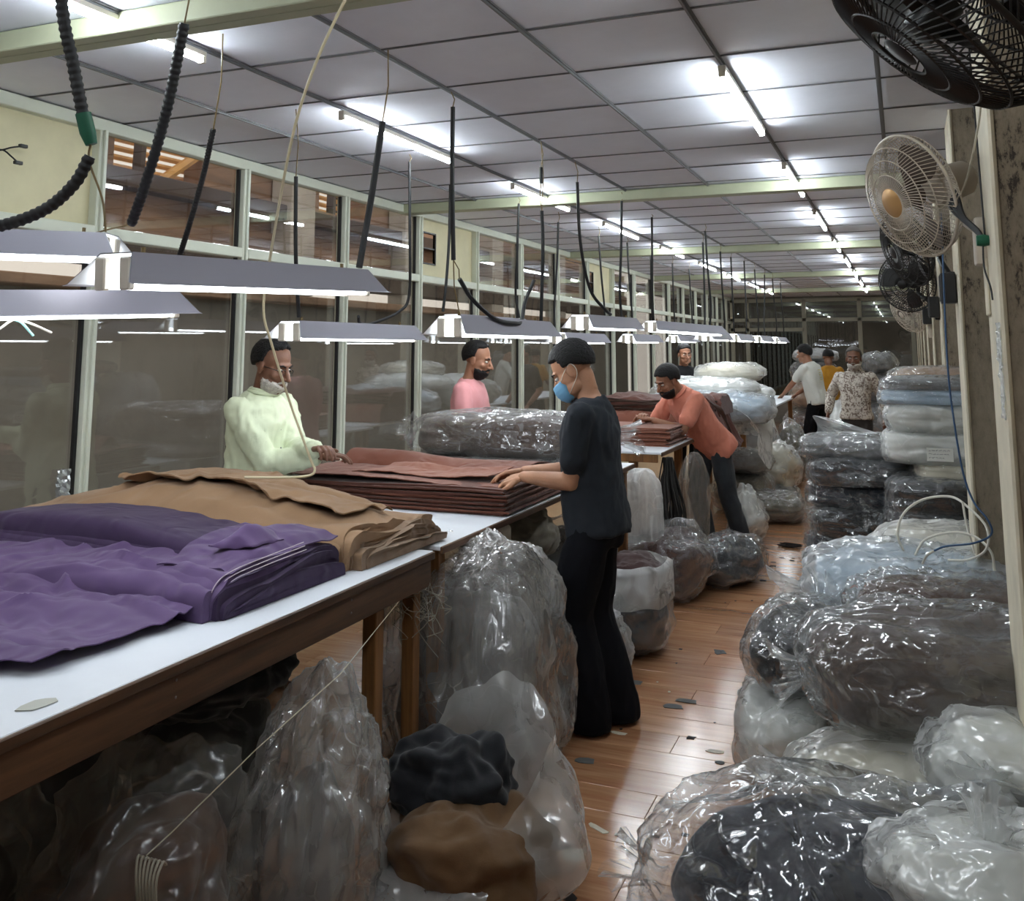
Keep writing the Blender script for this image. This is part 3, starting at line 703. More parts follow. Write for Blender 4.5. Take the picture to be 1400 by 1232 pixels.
# ------------------------------------------------------------------ cloth on the tables
C = {}
C['purple'] = fabric('purple_cloth', rgb(82, 62, 98), .8, .08, .15, .1, 500, .6, 6)
C['purple_shaded'] = fabric('purple_cloth_shaded', rgb(56, 41, 68), .85, .1, .1)  # darker purple: painted shade for back fold and ply ends, plus fibre ends
C['tan'] = fabric('tan_linen', rgb(146, 116, 88), .9, .10, .1, .25, 420, .6, 5)
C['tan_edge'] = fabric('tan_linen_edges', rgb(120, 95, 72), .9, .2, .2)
C['brown'] = fabric('brown_cloth', rgb(112, 67, 52), .85, .10, .25)
C['brown_dark'] = fabric('brown_cloth_dark', rgb(84, 49, 39), .85, .12, .2)  # darker brown tone of some plies and heap folds
C['rust'] = fabric('rust_cloth', rgb(126, 78, 60), .85, .10, .25)
C['thread'] = plain('selvedge_thread', rgb(190, 176, 184), .8)

def pile(name, parent, x0, x1, yf, yb, zb, hfun, mat, e=0.5, nu=70, nv=44, wr=0.006, seed=0, endj=0.0, bulge=0.0, sx=3.0, sy=7.0, yfun=None):
    """a long folded mass of cloth: closed solid, rounded front and back, running along x"""
    V = []; F = []
    us = np.linspace(0, 1, nu)
    for i, u in enumerate(us):
        for j in range(nv):
            th = PI * j / (nv - 1)
            c, s = math.cos(th), math.sin(th)
            w = (yb - yf) / 2
            cy = -math.copysign(abs(c) ** e, c); sz = abs(s) ** e
            h = hfun(u, (cy + 1) / 2)
            oy = yfun(u) if yfun else 0
            y = (yf + yb) / 2 + oy + w * cy * (1 + bulge * math.sin(PI * min(1, sz)))
            V.append([x0 + (x1 - x0) * u, y, zb + h * sz])
    A = np.array(V); Q = A + seed * 3.17
    f1 = fbm(Q * [sx * .6, sy * .6, sy * .6], 3); f2 = ridged(Q * [sx, sy, sy] + 9.1, 2)
    top = np.clip((A[:, 2] - zb) / .05, 0, 1)
    A[:, 2] += top * (wr * 1.6 * f1 + wr * f2); A[:, 1] += wr * 1.2 * f2 * np.clip((A[:, 2] - zb) / .03, 0.2, 1)
    if endj:
        k = np.repeat(us, nv); j = fbm(np.c_[np.full(len(A), seed), A[:, 1] * 9, A[:, 2] * 9], 2)
        A[:, 0] += endj * j * np.clip((k - .8) / .2, 0, 1)
    for i in range(nu - 1):
        for j in range(nv - 1): F.append((i * nv + j, i * nv + j + 1, (i + 1) * nv + j + 1, (i + 1) * nv + j))
        F.append((i * nv, (i + 1) * nv, (i + 1) * nv + nv - 1, i * nv + nv - 1))
    F.append(tuple(range(nv))); F.append(tuple((nu - 1) * nv + j for j in range(nv - 1, -1, -1)))
    return obj(name, A, F, mat, parent, True, 50, world=True)
def sheet(name, parent, corners, zfun, mat, nu=40, nv=26, th=.004, wav=.01, seed=0, wr=.004, sc=9.0):
    """a loose lying cloth with wavy borders; corners a,b,c,d run round; zfun(x,y,u,v) gives its height"""
    a, b, c, d = [np.array(p, float) for p in corners]
    U, Vv = np.meshgrid(np.linspace(0, 1, nu), np.linspace(0, 1, nv), indexing='ij'); U = U.ravel(); Vv = Vv.ravel()
    P = (a[None] * ((1 - U) * (1 - Vv))[:, None] + b[None] * (U * (1 - Vv))[:, None] + c[None] * (U * Vv)[:, None] + d[None] * ((1 - U) * Vv)[:, None])
    P = P + wav * np.stack([fbm(np.c_[P * 6, np.full(len(P), seed + .3)], 2), fbm(np.c_[P * 6, np.full(len(P), seed + 5.3)], 2)], 1)
    z = np.array([zfun(x, y, u, v) for (x, y), u, v in zip(P, U, Vv)])
    z = z + wr * (ridged(np.c_[P[:, 0] * sc, P[:, 1] * sc, np.full(len(P), seed * 1.7)], 2) + 1) * .7
    top = np.c_[P, z]; bot = np.c_[P, z - th]
    A = np.r_[top, bot]; n = nu * nv; F = []
    I = lambda i, j: i * nv + j
    for i in range(nu - 1):
        for j in range(nv - 1):
            q = (I(i, j), I(i + 1, j), I(i + 1, j + 1), I(i, j + 1)); F.append(q); F.append(tuple(n + k for k in reversed(q)))
    rim = [I(i, 0) for i in range(nu)] + [I(nu - 1, j) for j in range(1, nv)] + [I(i, nv - 1) for i in range(nu - 2, -1, -1)] + [I(0, j) for j in range(nv - 2, 0, -1)]
    for p, q in zip(rim, rim[1:] + rim[:1]): F.append((p, n + p, n + q, q))
    return obj(name, A, F, mat, parent, True, 60, world=True)
lerp = lambda a, b, t: a + (b - a) * max(0, min(1, t))
sm = lambda a, b, x: (lambda t: t * t * (3 - 2 * t))(max(0, min(1, (x - a) / (b - a))))

# purple
t = thing('folded_purple_cloth', 'heap of folded purple cloth on the nearest table, dark ply ends towards the aisle', 'fabric', (-2.4, 2.5, .902))
def drag(seed, n, rng_):
    r = np.random.RandomState(seed); return [(r.uniform(*rng_[0]), r.uniform(*rng_[1]), r.uniform(-.9, .9), r.uniform(.010, .026), r.uniform(.07, .20), r.uniform(-1, 1)) for _ in range(n)]
def drag_h(D_, x, y):
    h = 0
    for (cx, cy, an, w, l, am) in D_:
        dx, dy = x - cx, y - cy; a, b = dx * math.cos(an) + dy * math.sin(an), -dx * math.sin(an) + dy * math.cos(an)
        h += am * math.exp(-(a / l) ** 2 - (b / w) ** 2)
    return h
DP = drag(4, 90, ((-3.2, -1.85), (2.2, 2.9)))
def hp(u, v):
    x = -3.3 + 1.465 * u
    return (.088 + .022 * sm(.2, .8, u)) + -.006 + .022 * drag_h(DP, x, 2.22 + .40 * v)
pile('front_fold', t, -3.3, -1.835, 2.21, 2.62, .902, hp, C['purple'], .55, 110, 60, .008, 1, .012, yfun=lambda u: .03 * (1 - u) - .015 * math.sin(6 * u), sx=4, sy=6)
for k in range(7):
    d = .007 * (k + 1)
    pile('fabric_ply', t, -2.1, -1.832 + .006 * k + (.012 if k % 2 else 0), 2.235 + d, 2.875 - d * .3, .902, lambda u, v, k=k: max(.02, .098 + .034 * v - .0135 * k + .010 * math.sin(6 * v + k)), C['purple'] if k == 0 else C['purple_shaded'], .5, 16, 36, .004, 20 + k, .03)
# upright fold along the back, its front face standing almost vertical, with a lip of several plies
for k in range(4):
    pile('back_fold', t, -3.3, -1.93 - .03 * k, 2.52 - .014 * k, 2.92, .902, lambda u, v, k=k: (.090 + .10 * math.sin(PI * min(1, .08 + u * .98)) ** .8 * (1 - .25 * v) + .006 * drag_h(DP, -3.3 + 1.35 * u, 2.3 + .4 * v)) if k == 0 else (.088 + .016 * (3 - k) + .012 * math.sin(4 * u)), C['purple_shaded'], .22, 80, 40, .005, 40 + k, .01, sx=3, sy=4)
def flap_z(x, y, u, v):
    base = .998 + .040 * sm(2.3, 2.7, y)
    return base + .022 * math.exp(-((u - .55) / .16) ** 2) * math.sin(PI * v) + .006 * math.sin(9 * u + 3 * v) - .02 * sm(.85, 1, u)
sheet('loose_flap', t, [(-2.12, 2.34), (-1.845, 2.34), (-1.82, 2.86), (-2.18, 2.84)], flap_z, C['purple'], 50, 44, .004, .03, 3, .012, 8)
sheet('twisted_fold', t, [(-2.02, 2.46), (-1.89, 2.50), (-1.87, 2.66), (-1.98, 2.70)], lambda x, y, u, v: 1.035 + .055 * math.sin(PI * u) * math.sin(PI * v) ** .7, C['purple'], 26, 22, .004, .03, 8, .014, 12)
# the spread of cloth lying on the table in front
DF = drag(14, 80, ((-2.8, -1.9), (1.45, 2.25)))
def front_z(x, y, u, v):
    r = .03 * math.exp(-((v - .55 - .25 * u) / .10) ** 2) * sm(0, .3, u) * (1 - sm(.75, 1, u)) + .018 * math.exp(-((v - .25 - .1 * math.sin(5 * u)) / .12) ** 2)
    r += .02 * math.exp(-((u - .38) / .07) ** 2 - ((v - .2) / .2) ** 2)
    return .907 + r + .07 * sm(.82, 1.0, v) * (1 - .7 * u) + .018 * drag_h(DF, x, y) + .012
sheet('spread_cloth', t, [(-2.75, 1.42), (-1.92, 1.72), (-1.86, 2.26), (-3.2, 2.32)], front_z, C['purple'], 100, 66, .003, .035, 5, .010, 6)
# pale selvedge threads on the ply ends
for k in range(3):
    P = [(-1.845 + .006 * k, 2.262 + .012 * k, .905), (-1.842 + .006 * k, 2.252 + .012 * k, .95), (-1.838 + .006 * k, 2.272 + .012 * k, .995 - .01 * k), (-1.834 + .006 * k, 2.34, 1.018 - .011 * k), (-1.83 + .006 * k, 2.5, 1.028 - .01 * k), (-1.826 + .006 * k, 2.68, 1.036 - .011 * k)]
    MB().tube(smooth_path(P, 5), .0016, 5).build('selvedge', C['thread'], t, True, world=True)

# tan
t = thing('folded_tan_cloth', 'big rumpled heap of folded tan linen behind the purple cloth', 'fabric', (-2.5, 3.2, .902))
DT = drag(24, 60, ((-3.3, -1.85), (2.85, 3.4)))
def ht(u, v):
    b = .07 + .185 * math.sin(PI * min(1, (u * .80 + .09))) ** 1.25
    return b * (1 - .18 * (1 - v) ** 2) + .018 * drag_h(DT, -3.38 + 1.55 * u, 2.86 + .56 * v)
pile('outer_fold', t, -3.38, -1.83, 2.86, 3.42, .902, ht, C['tan'], .62, 90, 50, .009, 2, .02, sx=3, sy=4, yfun=lambda u: -.10 * (1 - u))
for k in range(8):
    d = .010 * k
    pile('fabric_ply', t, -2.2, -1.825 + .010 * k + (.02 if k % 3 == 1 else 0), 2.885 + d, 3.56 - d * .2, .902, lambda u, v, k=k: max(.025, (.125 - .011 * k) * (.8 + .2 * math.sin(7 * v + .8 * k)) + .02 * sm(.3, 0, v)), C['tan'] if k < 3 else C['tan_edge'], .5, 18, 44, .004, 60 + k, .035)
def zt(x, y):
    u = max(0, min(1, (x + 3.38) / 1.55)); v = max(.02, min(.98, (y - 2.86 + .10 * (1 - u)) / .56))
    return .902 + ht(u, v) * (1 - abs(2 * v - 1) ** (2 / .62)) ** .31
def tflap(x, y, u, v):
    return zt(x, y) + .012 + .020 * math.exp(-(v / .10) ** 2) * (1 + .7 * math.sin(9 * u)) - .012 * sm(.92, 1, u)
sheet('top_flap', t, [(-2.92, 2.97), (-2.22, 3.02), (-2.12, 3.33), (-2.86, 3.25)], tflap, C['tan'], 90, 50, .005, .06, 11, .010, 7)
sheet('side_flap', t, [(-2.28, 3.00), (-1.93, 3.03), (-1.86, 3.34), (-2.26, 3.33)], lambda x, y, u, v: zt(x, y) + .016 + .014 * math.exp(-(v / .12) ** 2) * (1 + .8 * math.sin(8 * u + 1)), C['tan'], 44, 30, .005, .05, 13, .010, 9)

# brown stack
def plies(t, n, x0, x1, y0, y1, z0, dz, mats, seed, skew=(0, 0), amp=.004):
    r = random.Random(seed)
    for k in range(n):
        j = lambda a: r.uniform(-a, a)
        z = z0 + dz * k
        cs = [(x0 + j(.03) + skew[0] * k, y0 + j(.018)), (x1 + j(.02), y0 + j(.018) + skew[1] * k), (x1 + j(.02), y1 + j(.02)), (x0 + j(.03), y1 + j(.02))]
        sheet('fabric_ply', t, cs, lambda x, y, u, v, z=z, k=k: z + amp * math.sin(3.1 * u * 2 + k * .25) * (k / n), mats[k % len(mats)], 26, 8, dz * 0.92, .012, seed + k, .0012, 5)
t = thing('brown_fabric_stack', 'flat stack of brown cloth plies between the green-shirted and the masked man', 'fabric', (-2.3, 4.5, .897))
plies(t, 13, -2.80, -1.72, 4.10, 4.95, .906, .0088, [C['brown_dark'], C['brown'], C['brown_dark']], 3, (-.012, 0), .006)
sheet('top_ply', t, [(-3.02, 4.06), (-1.74, 4.16), (-1.76, 4.95), (-2.86, 4.92)], lambda x, y, u, v: 1.022 + .012 * math.sin(5 * u + 2 * v) + .03 * sm(.25, 0, u) * 0 + .012 * math.exp(-((v - .3 - .1 * u) / .06) ** 2) * sm(0.2, .5, u), C['brown'], 70, 40, .004, .03, 17, .008, 6)
# the edge being lifted by the man on the left, a wave of cloth along the back
def lift(x, y, u, v):
    return 1.02 + .085 * math.sin(PI * min(1, v * 1.0)) ** .8 * (1 - .75 * u) + .008 * math.sin(8 * u)
sheet('lifted_edge', t, [(-2.86, 4.50), (-1.85, 4.66), (-1.80, 4.98), (-2.80, 4.74)], lift, C['brown'], 60, 30, .005, .02, 19, .006, 6)
sheet('turned_back_fold', t, [(-2.6, 4.22), (-1.86, 4.26), (-1.84, 4.5), (-2.5, 4.48)], lambda x, y, u, v: 1.036 + .018 * sm(.6, 1, v) + .008 * math.sin(8 * u), C['rust'], 46, 16, .004, .03, 23, .008, 9)

# stack and crumpled heap on the third table
t = thing('rust_fabric_stack', 'flat stack of rust-brown plies under the forearms of the man in the polo shirt', 'fabric', (-2.1, 7.5, .916))
plies(t, 12, -2.45, -1.68, 7.22, 7.88, .922, .011, [C['rust'], C['brown'], C['rust']], 7, (0, 0), .004)
t = thing('rumpled_brown_heap', 'rumpled brown cloth heap with dark frayed edges behind the man in the polo shirt', 'fabric', (-2.0, 8.75, .916))
pile('lower_fold', t, -2.55, -1.56, 8.40, 9.20, .916, lambda u, v: .20 - .03 * sm(.8, 1, u), C['brown'], .55, 60, 36, .012, 31, .03, sx=4, sy=5)
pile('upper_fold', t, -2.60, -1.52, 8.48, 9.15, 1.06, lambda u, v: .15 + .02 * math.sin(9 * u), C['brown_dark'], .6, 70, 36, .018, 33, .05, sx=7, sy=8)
C['frayed'] = fabric('dark_frayed_edge', rgb(50, 34, 26), .9, .3)
for k in range(5):
    P = []
    for i in range(14):
        u = i / 13; P.append((-2.6 + 1.06 * u, 8.46 + .03 * math.sin(5 * u + k) + .012 * k, 1.10 + .022 * k + .012 * math.sin(8 * u + 2 * k)))
    MB().tube(smooth_path(P, 4), .010, 6).build('frayed_edge', C['frayed'], t, True, world=True)
def drop(x, y, u, v): return 1.21 - .42 * sm(.15, 1, u) + .015 * math.sin(10 * v)
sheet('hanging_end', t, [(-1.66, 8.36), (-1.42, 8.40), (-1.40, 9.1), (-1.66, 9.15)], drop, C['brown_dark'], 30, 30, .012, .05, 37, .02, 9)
for k in range(4):
    P = [(-1.60 + .012 * k, 8.40 + .02 * k, 1.20 - .01 * k), (-1.50 + .01 * k, 8.37, 1.12), (-1.42, 8.38 + .01 * k, .98 - .02 * k), (-1.405, 8.45, .84 - .015 * k)]
    MB().tube(smooth_path(P, 5), .009, 6).build('frayed_edge', C['frayed'], t, True, world=True)
# ------------------------------------------------------------------ polythene bags
def cube_sphere(n):
    t = np.tan(np.linspace(-PI / 4, PI / 4, n + 1))
    V = []; F = []; idx = {}
    for ax in range(3):
        for s in (-1, 1):
            g = np.zeros((n + 1, n + 1), int)
            for i in range(n + 1):
                for j in range(n + 1):
                    p = [0, 0, 0]; p[ax] = s; p[(ax + 1) % 3] = t[i] * s; p[(ax + 2) % 3] = t[j]
                    k = tuple(round(q, 5) for q in p)
                    if k not in idx: idx[k] = len(V); V.append(p)
                    g[i, j] = idx[k]
            for i in range(n):
                for j in range(n): F.append((g[i, j], g[i + 1, j], g[i + 1, j + 1], g[i, j + 1]))
    V = np.array(V, float); V /= np.linalg.norm(V, axis=1)[:, None]
    return V, F
_CS = {}
def blob(size, n=26, p=3.5, low=.10, crink=.012, seed=0, cs=9.0, stretch=(1, 1, 1), plies=0.0, ply_f=60, necks=(), sag=.0, lean=(0, 0), taper=0.0, pz=None):
    if n not in _CS: _CS[n] = cube_sphere(n)
    D, F = _CS[n]; D = D.copy()
    a = np.abs(D) + 1e-9
    pz = pz or p
    r = (a[:, 0] ** p + a[:, 1] ** p + a[:, 2] ** p) ** (-1 / p)
    A = D * r[:, None] * (np.array(size) / 2)
    s = min(size)
    st = np.array(stretch, float)
    N1 = fbm(D * 1.7 + seed * 7.7, 2)
    A += D * (low * s * N1)[:, None]
    zt = A[:, 2] / size[2] + .5
    if taper: A[:, :2] *= (1 - taper * np.clip(zt, 0, 1) ** 1.5)[:, None]
    if sag: A[:, :2] *= (1 + sag * (1 - np.clip(zt, 0, 1)))[:, None]
    for (d, ln, wd) in necks:
        d = np.array(d, float); d /= np.linalg.norm(d)
        c = D @ d; w = np.clip((c - .55) / .45, 0, 1)
        lat = A - np.outer(A @ d, d)
        u = np.cross(d, [0.3, .2, 1]); u /= np.linalg.norm(u); v = np.cross(d, u)
        ph = np.arctan2(D @ v, D @ u)
        pl = ridged(np.c_[np.cos(ph) * 3.2, np.sin(ph) * 3.2, c * 1.2 + seed], 2)
        A += np.outer(ln * w ** 2.2, d) - lat * (w ** 1.5 * (1 - wd))[:, None]
        A += lat / (np.linalg.norm(lat, axis=1)[:, None] + .02) * (pl * .018 * np.clip(c, 0, 1) * (1 - w * .6))[:, None]
    if crink:
        Q = A * cs * st + seed * 5.1
        warp = np.stack([fbm(Q * .5 + 3, 2), fbm(Q * .5 + 8, 2), fbm(Q * .5 + 13, 2)], 1)
        cr = ridged(Q + warp * 1.1, 3)
        # flat facets with sharp creases between them
        cr = np.sign(cr) * np.abs(cr) ** 1.25
        A += D * (crink * cr)[:, None]
    if plies:
        A[:, :2] *= (1 + plies * np.sin(A[:, 2] * ply_f + 1.2 * fbm(A * 5, 2)) * np.clip(1 - np.abs(D[:, 2]) * 1.1, 0, 1))[:, None]
    A[:, 0] += lean[0] * (A[:, 2] + size[2] / 2); A[:, 1] += lean[1] * (A[:, 2] + size[2] / 2)
    lo = -size[2] / 2
    z = A[:, 2]; A[:, 2] = np.where(z < lo + .02, lo + .02 * np.tanh((z - lo) / .02 - 1) * .5 + .01, z)
    A[:, 2] -= A[:, 2].min()
    return A, F
def tuft(base, d, ln, r0, r1, seed, mat, parent, name='tied_end', nphi=40, nl=10):
    """gathered and tied end of a bag: a pleated frill opening from the knot"""
    base = np.array(base, float); d = np.array(d, float); d /= np.linalg.norm(d)
    u = np.cross(d, [0.31, .22, .9]); u /= np.linalg.norm(u); v = np.cross(d, u)
    V = []; F = []
    for i in range(nl):
        t = i / (nl - 1)
        rr = r0 * (1.6 * (1 - t) ** 3 + 1) + (r1 - r0) * t ** 1.3 - r0 * .7 * math.exp(-((t - .18) / .1) ** 2)
        for k in range(nphi):
            a = 2 * PI * k / nphi
            q = 1 + (.22 + .35 * t) * math.sin(5 * a + seed) * math.sin(3 * a + 2 * seed) + .25 * t * math.sin(11 * a + seed * 3)
            V.append(base + d * (ln * t * (1 + .25 * t * math.sin(2 * a + seed))) + (u * math.cos(a) + v * math.sin(a) * .6) * rr * q)
    for i in range(nl - 1):
        for k in range(nphi): F.append((i * nphi + k, i * nphi + (k + 1) % nphi, (i + 1) * nphi + (k + 1) % nphi, (i + 1) * nphi + k))
    return obj(name, V, F, mat, parent, True, None)
BG = {}
for nm, c in dict(black=(22, 23, 27), navy=(27, 32, 43), charcoal=(52, 54, 58), taupe=(84, 72, 66), brown=(78, 56, 46), maroon=(60, 40, 38), grey=(112, 112, 112), white=(226, 226, 220), cream=(216, 208, 186), blue=(176, 196, 214), tan=(176, 150, 130), olive=(110, 104, 92), dkolive=(66, 62, 54), pink=(170, 140, 130)).items():
    BG[nm] = fabric('bagged_cloth_' + nm, rgb(*c), .85, .12, .2, .1, 300)
FM = {'veil': M['film_veil'], 'clear': M['film_clear'], 'milky': M['film_milky'], 'white': M['film_white'], 'dusty': M['film_dusty']}
def bag(label, x0, x1, y0, y1, z0, z1, cont='black', fm='clear', rz=0.0, seed=1, p=3.2, crink=.014, low=.12, cs=9.0, stretch=(1, 1, 1), ties=(), necks=(), plies=.0, ply_f=60, fill=.90, n=28, group=None, lean=(0, 0), taper=0.0, sag=.05, name='fabric_bag', cat='bag', fillz=None):
    c = ((x0 + x1) / 2, (y0 + y1) / 2, z0)
    size = (x1 - x0, y1 - y0, z1 - z0)
    t = thing(name, label, cat, c, rz, group)
    A, F = blob(size, n, p, low, crink, seed, cs, stretch, 0, 0, necks, sag, lean, taper)
    obj('plastic_film', A, F, FM[fm], t, True, None)
    if cont:
        fz = fillz or fill
        A2, F2 = blob((size[0] * fill, size[1] * fill, size[2] * fz), 20, p, low * .8, crink * .35, seed, cs * .6, stretch, plies, ply_f, (), sag, lean, taper)
        A2[:, 2] += .008
        obj('folded_cloth', A2, F2, BG[cont], t, True, 60)
    for (bx, by, bz, d, ln, r0, r1) in ties:
        tuft((bx - c[0], by - c[1], bz - c[2]), d, ln, r0, r1, seed, FM['clear' if fm == 'dusty' else fm], t)
    return t

# ---- right side, front to back
bag('large clear bag of dark navy cloth in the bottom right foreground', -.72, .62, 2.42, 3.16, 0, .50, 'navy', 'clear', .05, 3, 2.6, .022, .2, 7, (1, .7, 1), ((-.70, 2.9, .16, (-1, .1, .25), .14, .02, .09),), fill=.86, fillz=.84, n=40, plies=.03, ply_f=40)
bag('knotted milky white bag on top of the navy bag, bottom right', -.12, .60, 2.28, 2.72, .40, .60, 'white', 'milky', -.1, 5, 2.4, .02, .2, 8, ties=((.12, 2.48, .575, (.1, -.25, 1), .10, .02, .055),), n=34)
bag('small clear bag of black cloth at the bottom edge, right corner', -.22, .42, 2.02, 2.34, .32, .52, 'black', 'clear', .12, 8, 2.6, .02, .2, 8, n=30)
bag('flat beige-white bag lying between the navy bag and the taupe roll', -.42, .62, 3.10, 3.62, 0, .48, 'cream', 'milky', .03, 11, 3, .016, .12, 8, ((0, 1, 1)), n=34) if False else bag('flat beige-white bag lying between the navy bag and the taupe roll', -.42, .62, 3.22, 3.70, 0, .44, 'cream', 'milky', .03, 11, 3, .018, .14, 8, ties=((-.42, 3.4, .30, (-1, -.2, .2), .08, .02, .06),), n=34)
bag('knotted pale bag at the right edge below the taupe roll', .0, .60, 3.02, 3.42, .36, .60, 'white', 'milky', 0, 13, 2.5, .02, .2, 8, ties=((.18, 3.05, .50, (-.4, -1, .3), .09, .02, .07),), n=30)
bag('white bag on the floor at the aisle edge, under the black roll', -.70, -.36, 3.85, 4.60, 0, .30, 'white', 'milky', .05, 14, 3.4, .014, .1, 10, n=30)
bag('long clear bag with rolled taupe cloth across the right pile', -.36, .62, 3.34, 3.90, .42, .78, 'taupe', 'clear', -.02, 17, 3.6, .022, .16, 6, (.55, 1.2, 1.2), ((-.36, 3.55, .56, (-1, -.25, -.1), .10, .03, .12),), fill=.92, n=46, plies=.012, ply_f=40)
bag('shiny clear bag around a black roll beside the aisle, over the white floor bag', -.66, -.28, 3.95, 4.75, .29, .58, 'black', 'clear', -.12, 19, 2.5, .012, .1, 8, (1, .5, 1), ((-.40, 4.62, .52, (.1, 1, .5), .12, .03, .09),), fill=.86, n=34, plies=.02, ply_f=70)
bag('clear bag of pleated dark brown cloth behind the taupe roll', -.26, .60, 4.15, 4.62, .45, .73, 'brown', 'clear', .04, 23, 3.4, .026, .1, 10, (2.4, .5, .7), n=36, plies=.02)
bag('pale blue and white clear bag behind the dark brown bag', -.50, .62, 4.72, 5.45, .36, .70, 'blue', 'milky', 0, 29, 3.8, .026, .14, 8, ties=((-.50, 4.95, .50, (-1, -.3, .1), .14, .035, .11),), n=36)
bag('cream cloth bag under the white cable loops', -.22, .62, 5.30, 5.90, .46, .74, 'cream', 'white', .02, 31, 2.8, .016, .12, 7, n=32)
bag('low clear bag of dark cloth underneath the pale blue bag', -.55, .62, 4.70, 5.95, 0, .40, 'charcoal', 'clear', 0, 32, 3.4, .016, .12, 7, n=30)
bag('low white bag underneath the dark brown and taupe bags', -.30, .62, 3.75, 4.65, 0, .44, 'white', 'milky', 0, 33, 3.4, .016, .12, 7, n=30)
# black stack by the aisle
zz = [0, .20, .40, .58, .74, .90, 1.02]
lab7 = ['bottom bag of the dark stack beside the aisle, black cloth pulled to a tie', 'second bag from the bottom of the dark aisle stack', 'dark cloth bag in the middle of the aisle stack, under the tied one', 'clear bag with white star-shaped tie in the dark aisle stack', 'clear bag of slate cloth near the top of the dark aisle stack', 'topmost bag of the dark aisle stack, under the tall film tip']
cols7 = ['black', 'navy', 'black', 'navy', 'charcoal', 'grey']
for k in range(6):
    r = random.Random(50 + k)
    jx, jy = r.uniform(-.03, .03), r.uniform(-.04, .04)
    ti = ((-.34 + jx, 6.78 + jy, zz[k] + (zz[k + 1] - zz[k]) * .55, (-.2, -1, -.15), .10, .018, .085),) if k in (0, 3, 4) else ()
    nk = [((-.1, -1, 0), .05, .3)] if k in (0, 3) else ()
    bag(lab7[k], -.66 + jx, -.02 + jx, 6.82 + jy, 7.42 + jy, zz[k], zz[k + 1] + .03, cols7[k], 'clear', r.uniform(-.06, .06), 60 + k, 4.2, .020, .16, 7, (1, 1, 1.6), ties=ti, necks=nk, fill=.95, n=34, plies=.014, ply_f=90, sag=.10, group='dark bags stacked beside the aisle')
t = thing('film_sheet', 'tall pointed sheet of milky film standing on the dark aisle stack', 'plastic sheet', (-.45, 7.3, 1.0))
V = []; F = []
for i in range(26):
    for j in range(26):
        u = i / 25; v = j / 25
        w = (1 - v) ** .8
        V.append((-.64 + u * .56 * w + .03 * v + .02 * math.sin(9 * u + 4 * v), 7.30 + .06 * math.sin(5 * u + 3 * v) - .05 * v, 1.00 + .17 * v + .03 * u * (1 - v)))
for i in range(25):
    for j in range(25): F.append((i * 26 + j, (i + 1) * 26 + j, (i + 1) * 26 + j + 1, i * 26 + j + 1))
obj('film', V, F, M['film_milky'], t, True, None, world=True)
# white stack at the pillar
ws = [(.0, .22, 'charcoal', 'clear', 'dark grey bag at the foot of the white stack by the pillar'), (.22, .45, 'charcoal', 'clear', 'second dark grey bag from the floor under the white stack'), (.45, .66, 'charcoal', 'clear', 'grey clear bag behind the white cable loops'), (.66, .83, 'black', 'clear', 'black cloth bag directly under the white stack by the pillar'),
      (.83, .93, 'cream', 'clear', 'small folded cream bundle on the black bag by the pillar'), (.93, 1.12, 'white', 'milky', 'white wrapped bundle with a handwritten paper label'), (1.12, 1.29, 'white', 'milky', 'upper white wrapped bundle of the stack by the pillar'),
      (1.29, 1.38, 'blue', 'clear', 'shiny bluish bag over the white bundles by the pillar'), (1.38, 1.44, 'grey', 'clear', 'thin grey bag near the top of the white stack')]
for k, (a, b, c, f, lab) in enumerate(ws):
    r = random.Random(80 + k); jx = r.uniform(-.02, .03)
    y0_, y1_ = (6.35, 7.05) if k < 4 else (6.55, 7.2)
    xa = -.14 + jx if k != 4 else .02
    bag(lab, xa, .66, y0_, y1_, a, b + .028, c, f, r.uniform(-.04, .04), 90 + k, 4.6, .016, .14, 7, (1, 1, 1.5), fill=.95, n=32, plies=.012, ply_f=110, sag=.06, group='bags stacked by the pillar')
bag('brown and beige folded bag topmost on the white stack', -.10, .5, 7.0, 7.5, 1.40, 1.53, 'tan', 'clear', .05, 101, 3, .012, .1, 9, fill=.9, n=26, plies=.02, ply_f=140)
bag('lower bag of cloth carrying the brown and beige bag', -.10, .6, 7.42, 8.1, 0, 1.40, 'grey', 'milky', .0, 102, 4.5, .02, .08, 7, n=26)
t = thing('paper_label', 'white paper label with handwriting on the white wrapped bundle', 'label', (.18, 6.54, .98))
MB().box(.10, .25, 6.518, 6.521, .965, 1.045).build('paper', plain('paper', rgb(226, 226, 220), .8), t, world=True)
wr_ = MB(); rw = random.Random(4)
for row in range(3):
    x = .112
    while x < (.23 if row < 2 else .20):
        w = rw.uniform(.008, .02)
        pts = [(x + w * q / 4, 6.5165, 1.03 - .022 * row + rw.uniform(-.004, .004)) for q in range(5)]
        wr_.tube(pts, .0011, 4); x += w + .006
wo = wr_.build('handwriting', M['black_plastic'], t, world=True); wo['kind'] = 'stuff'
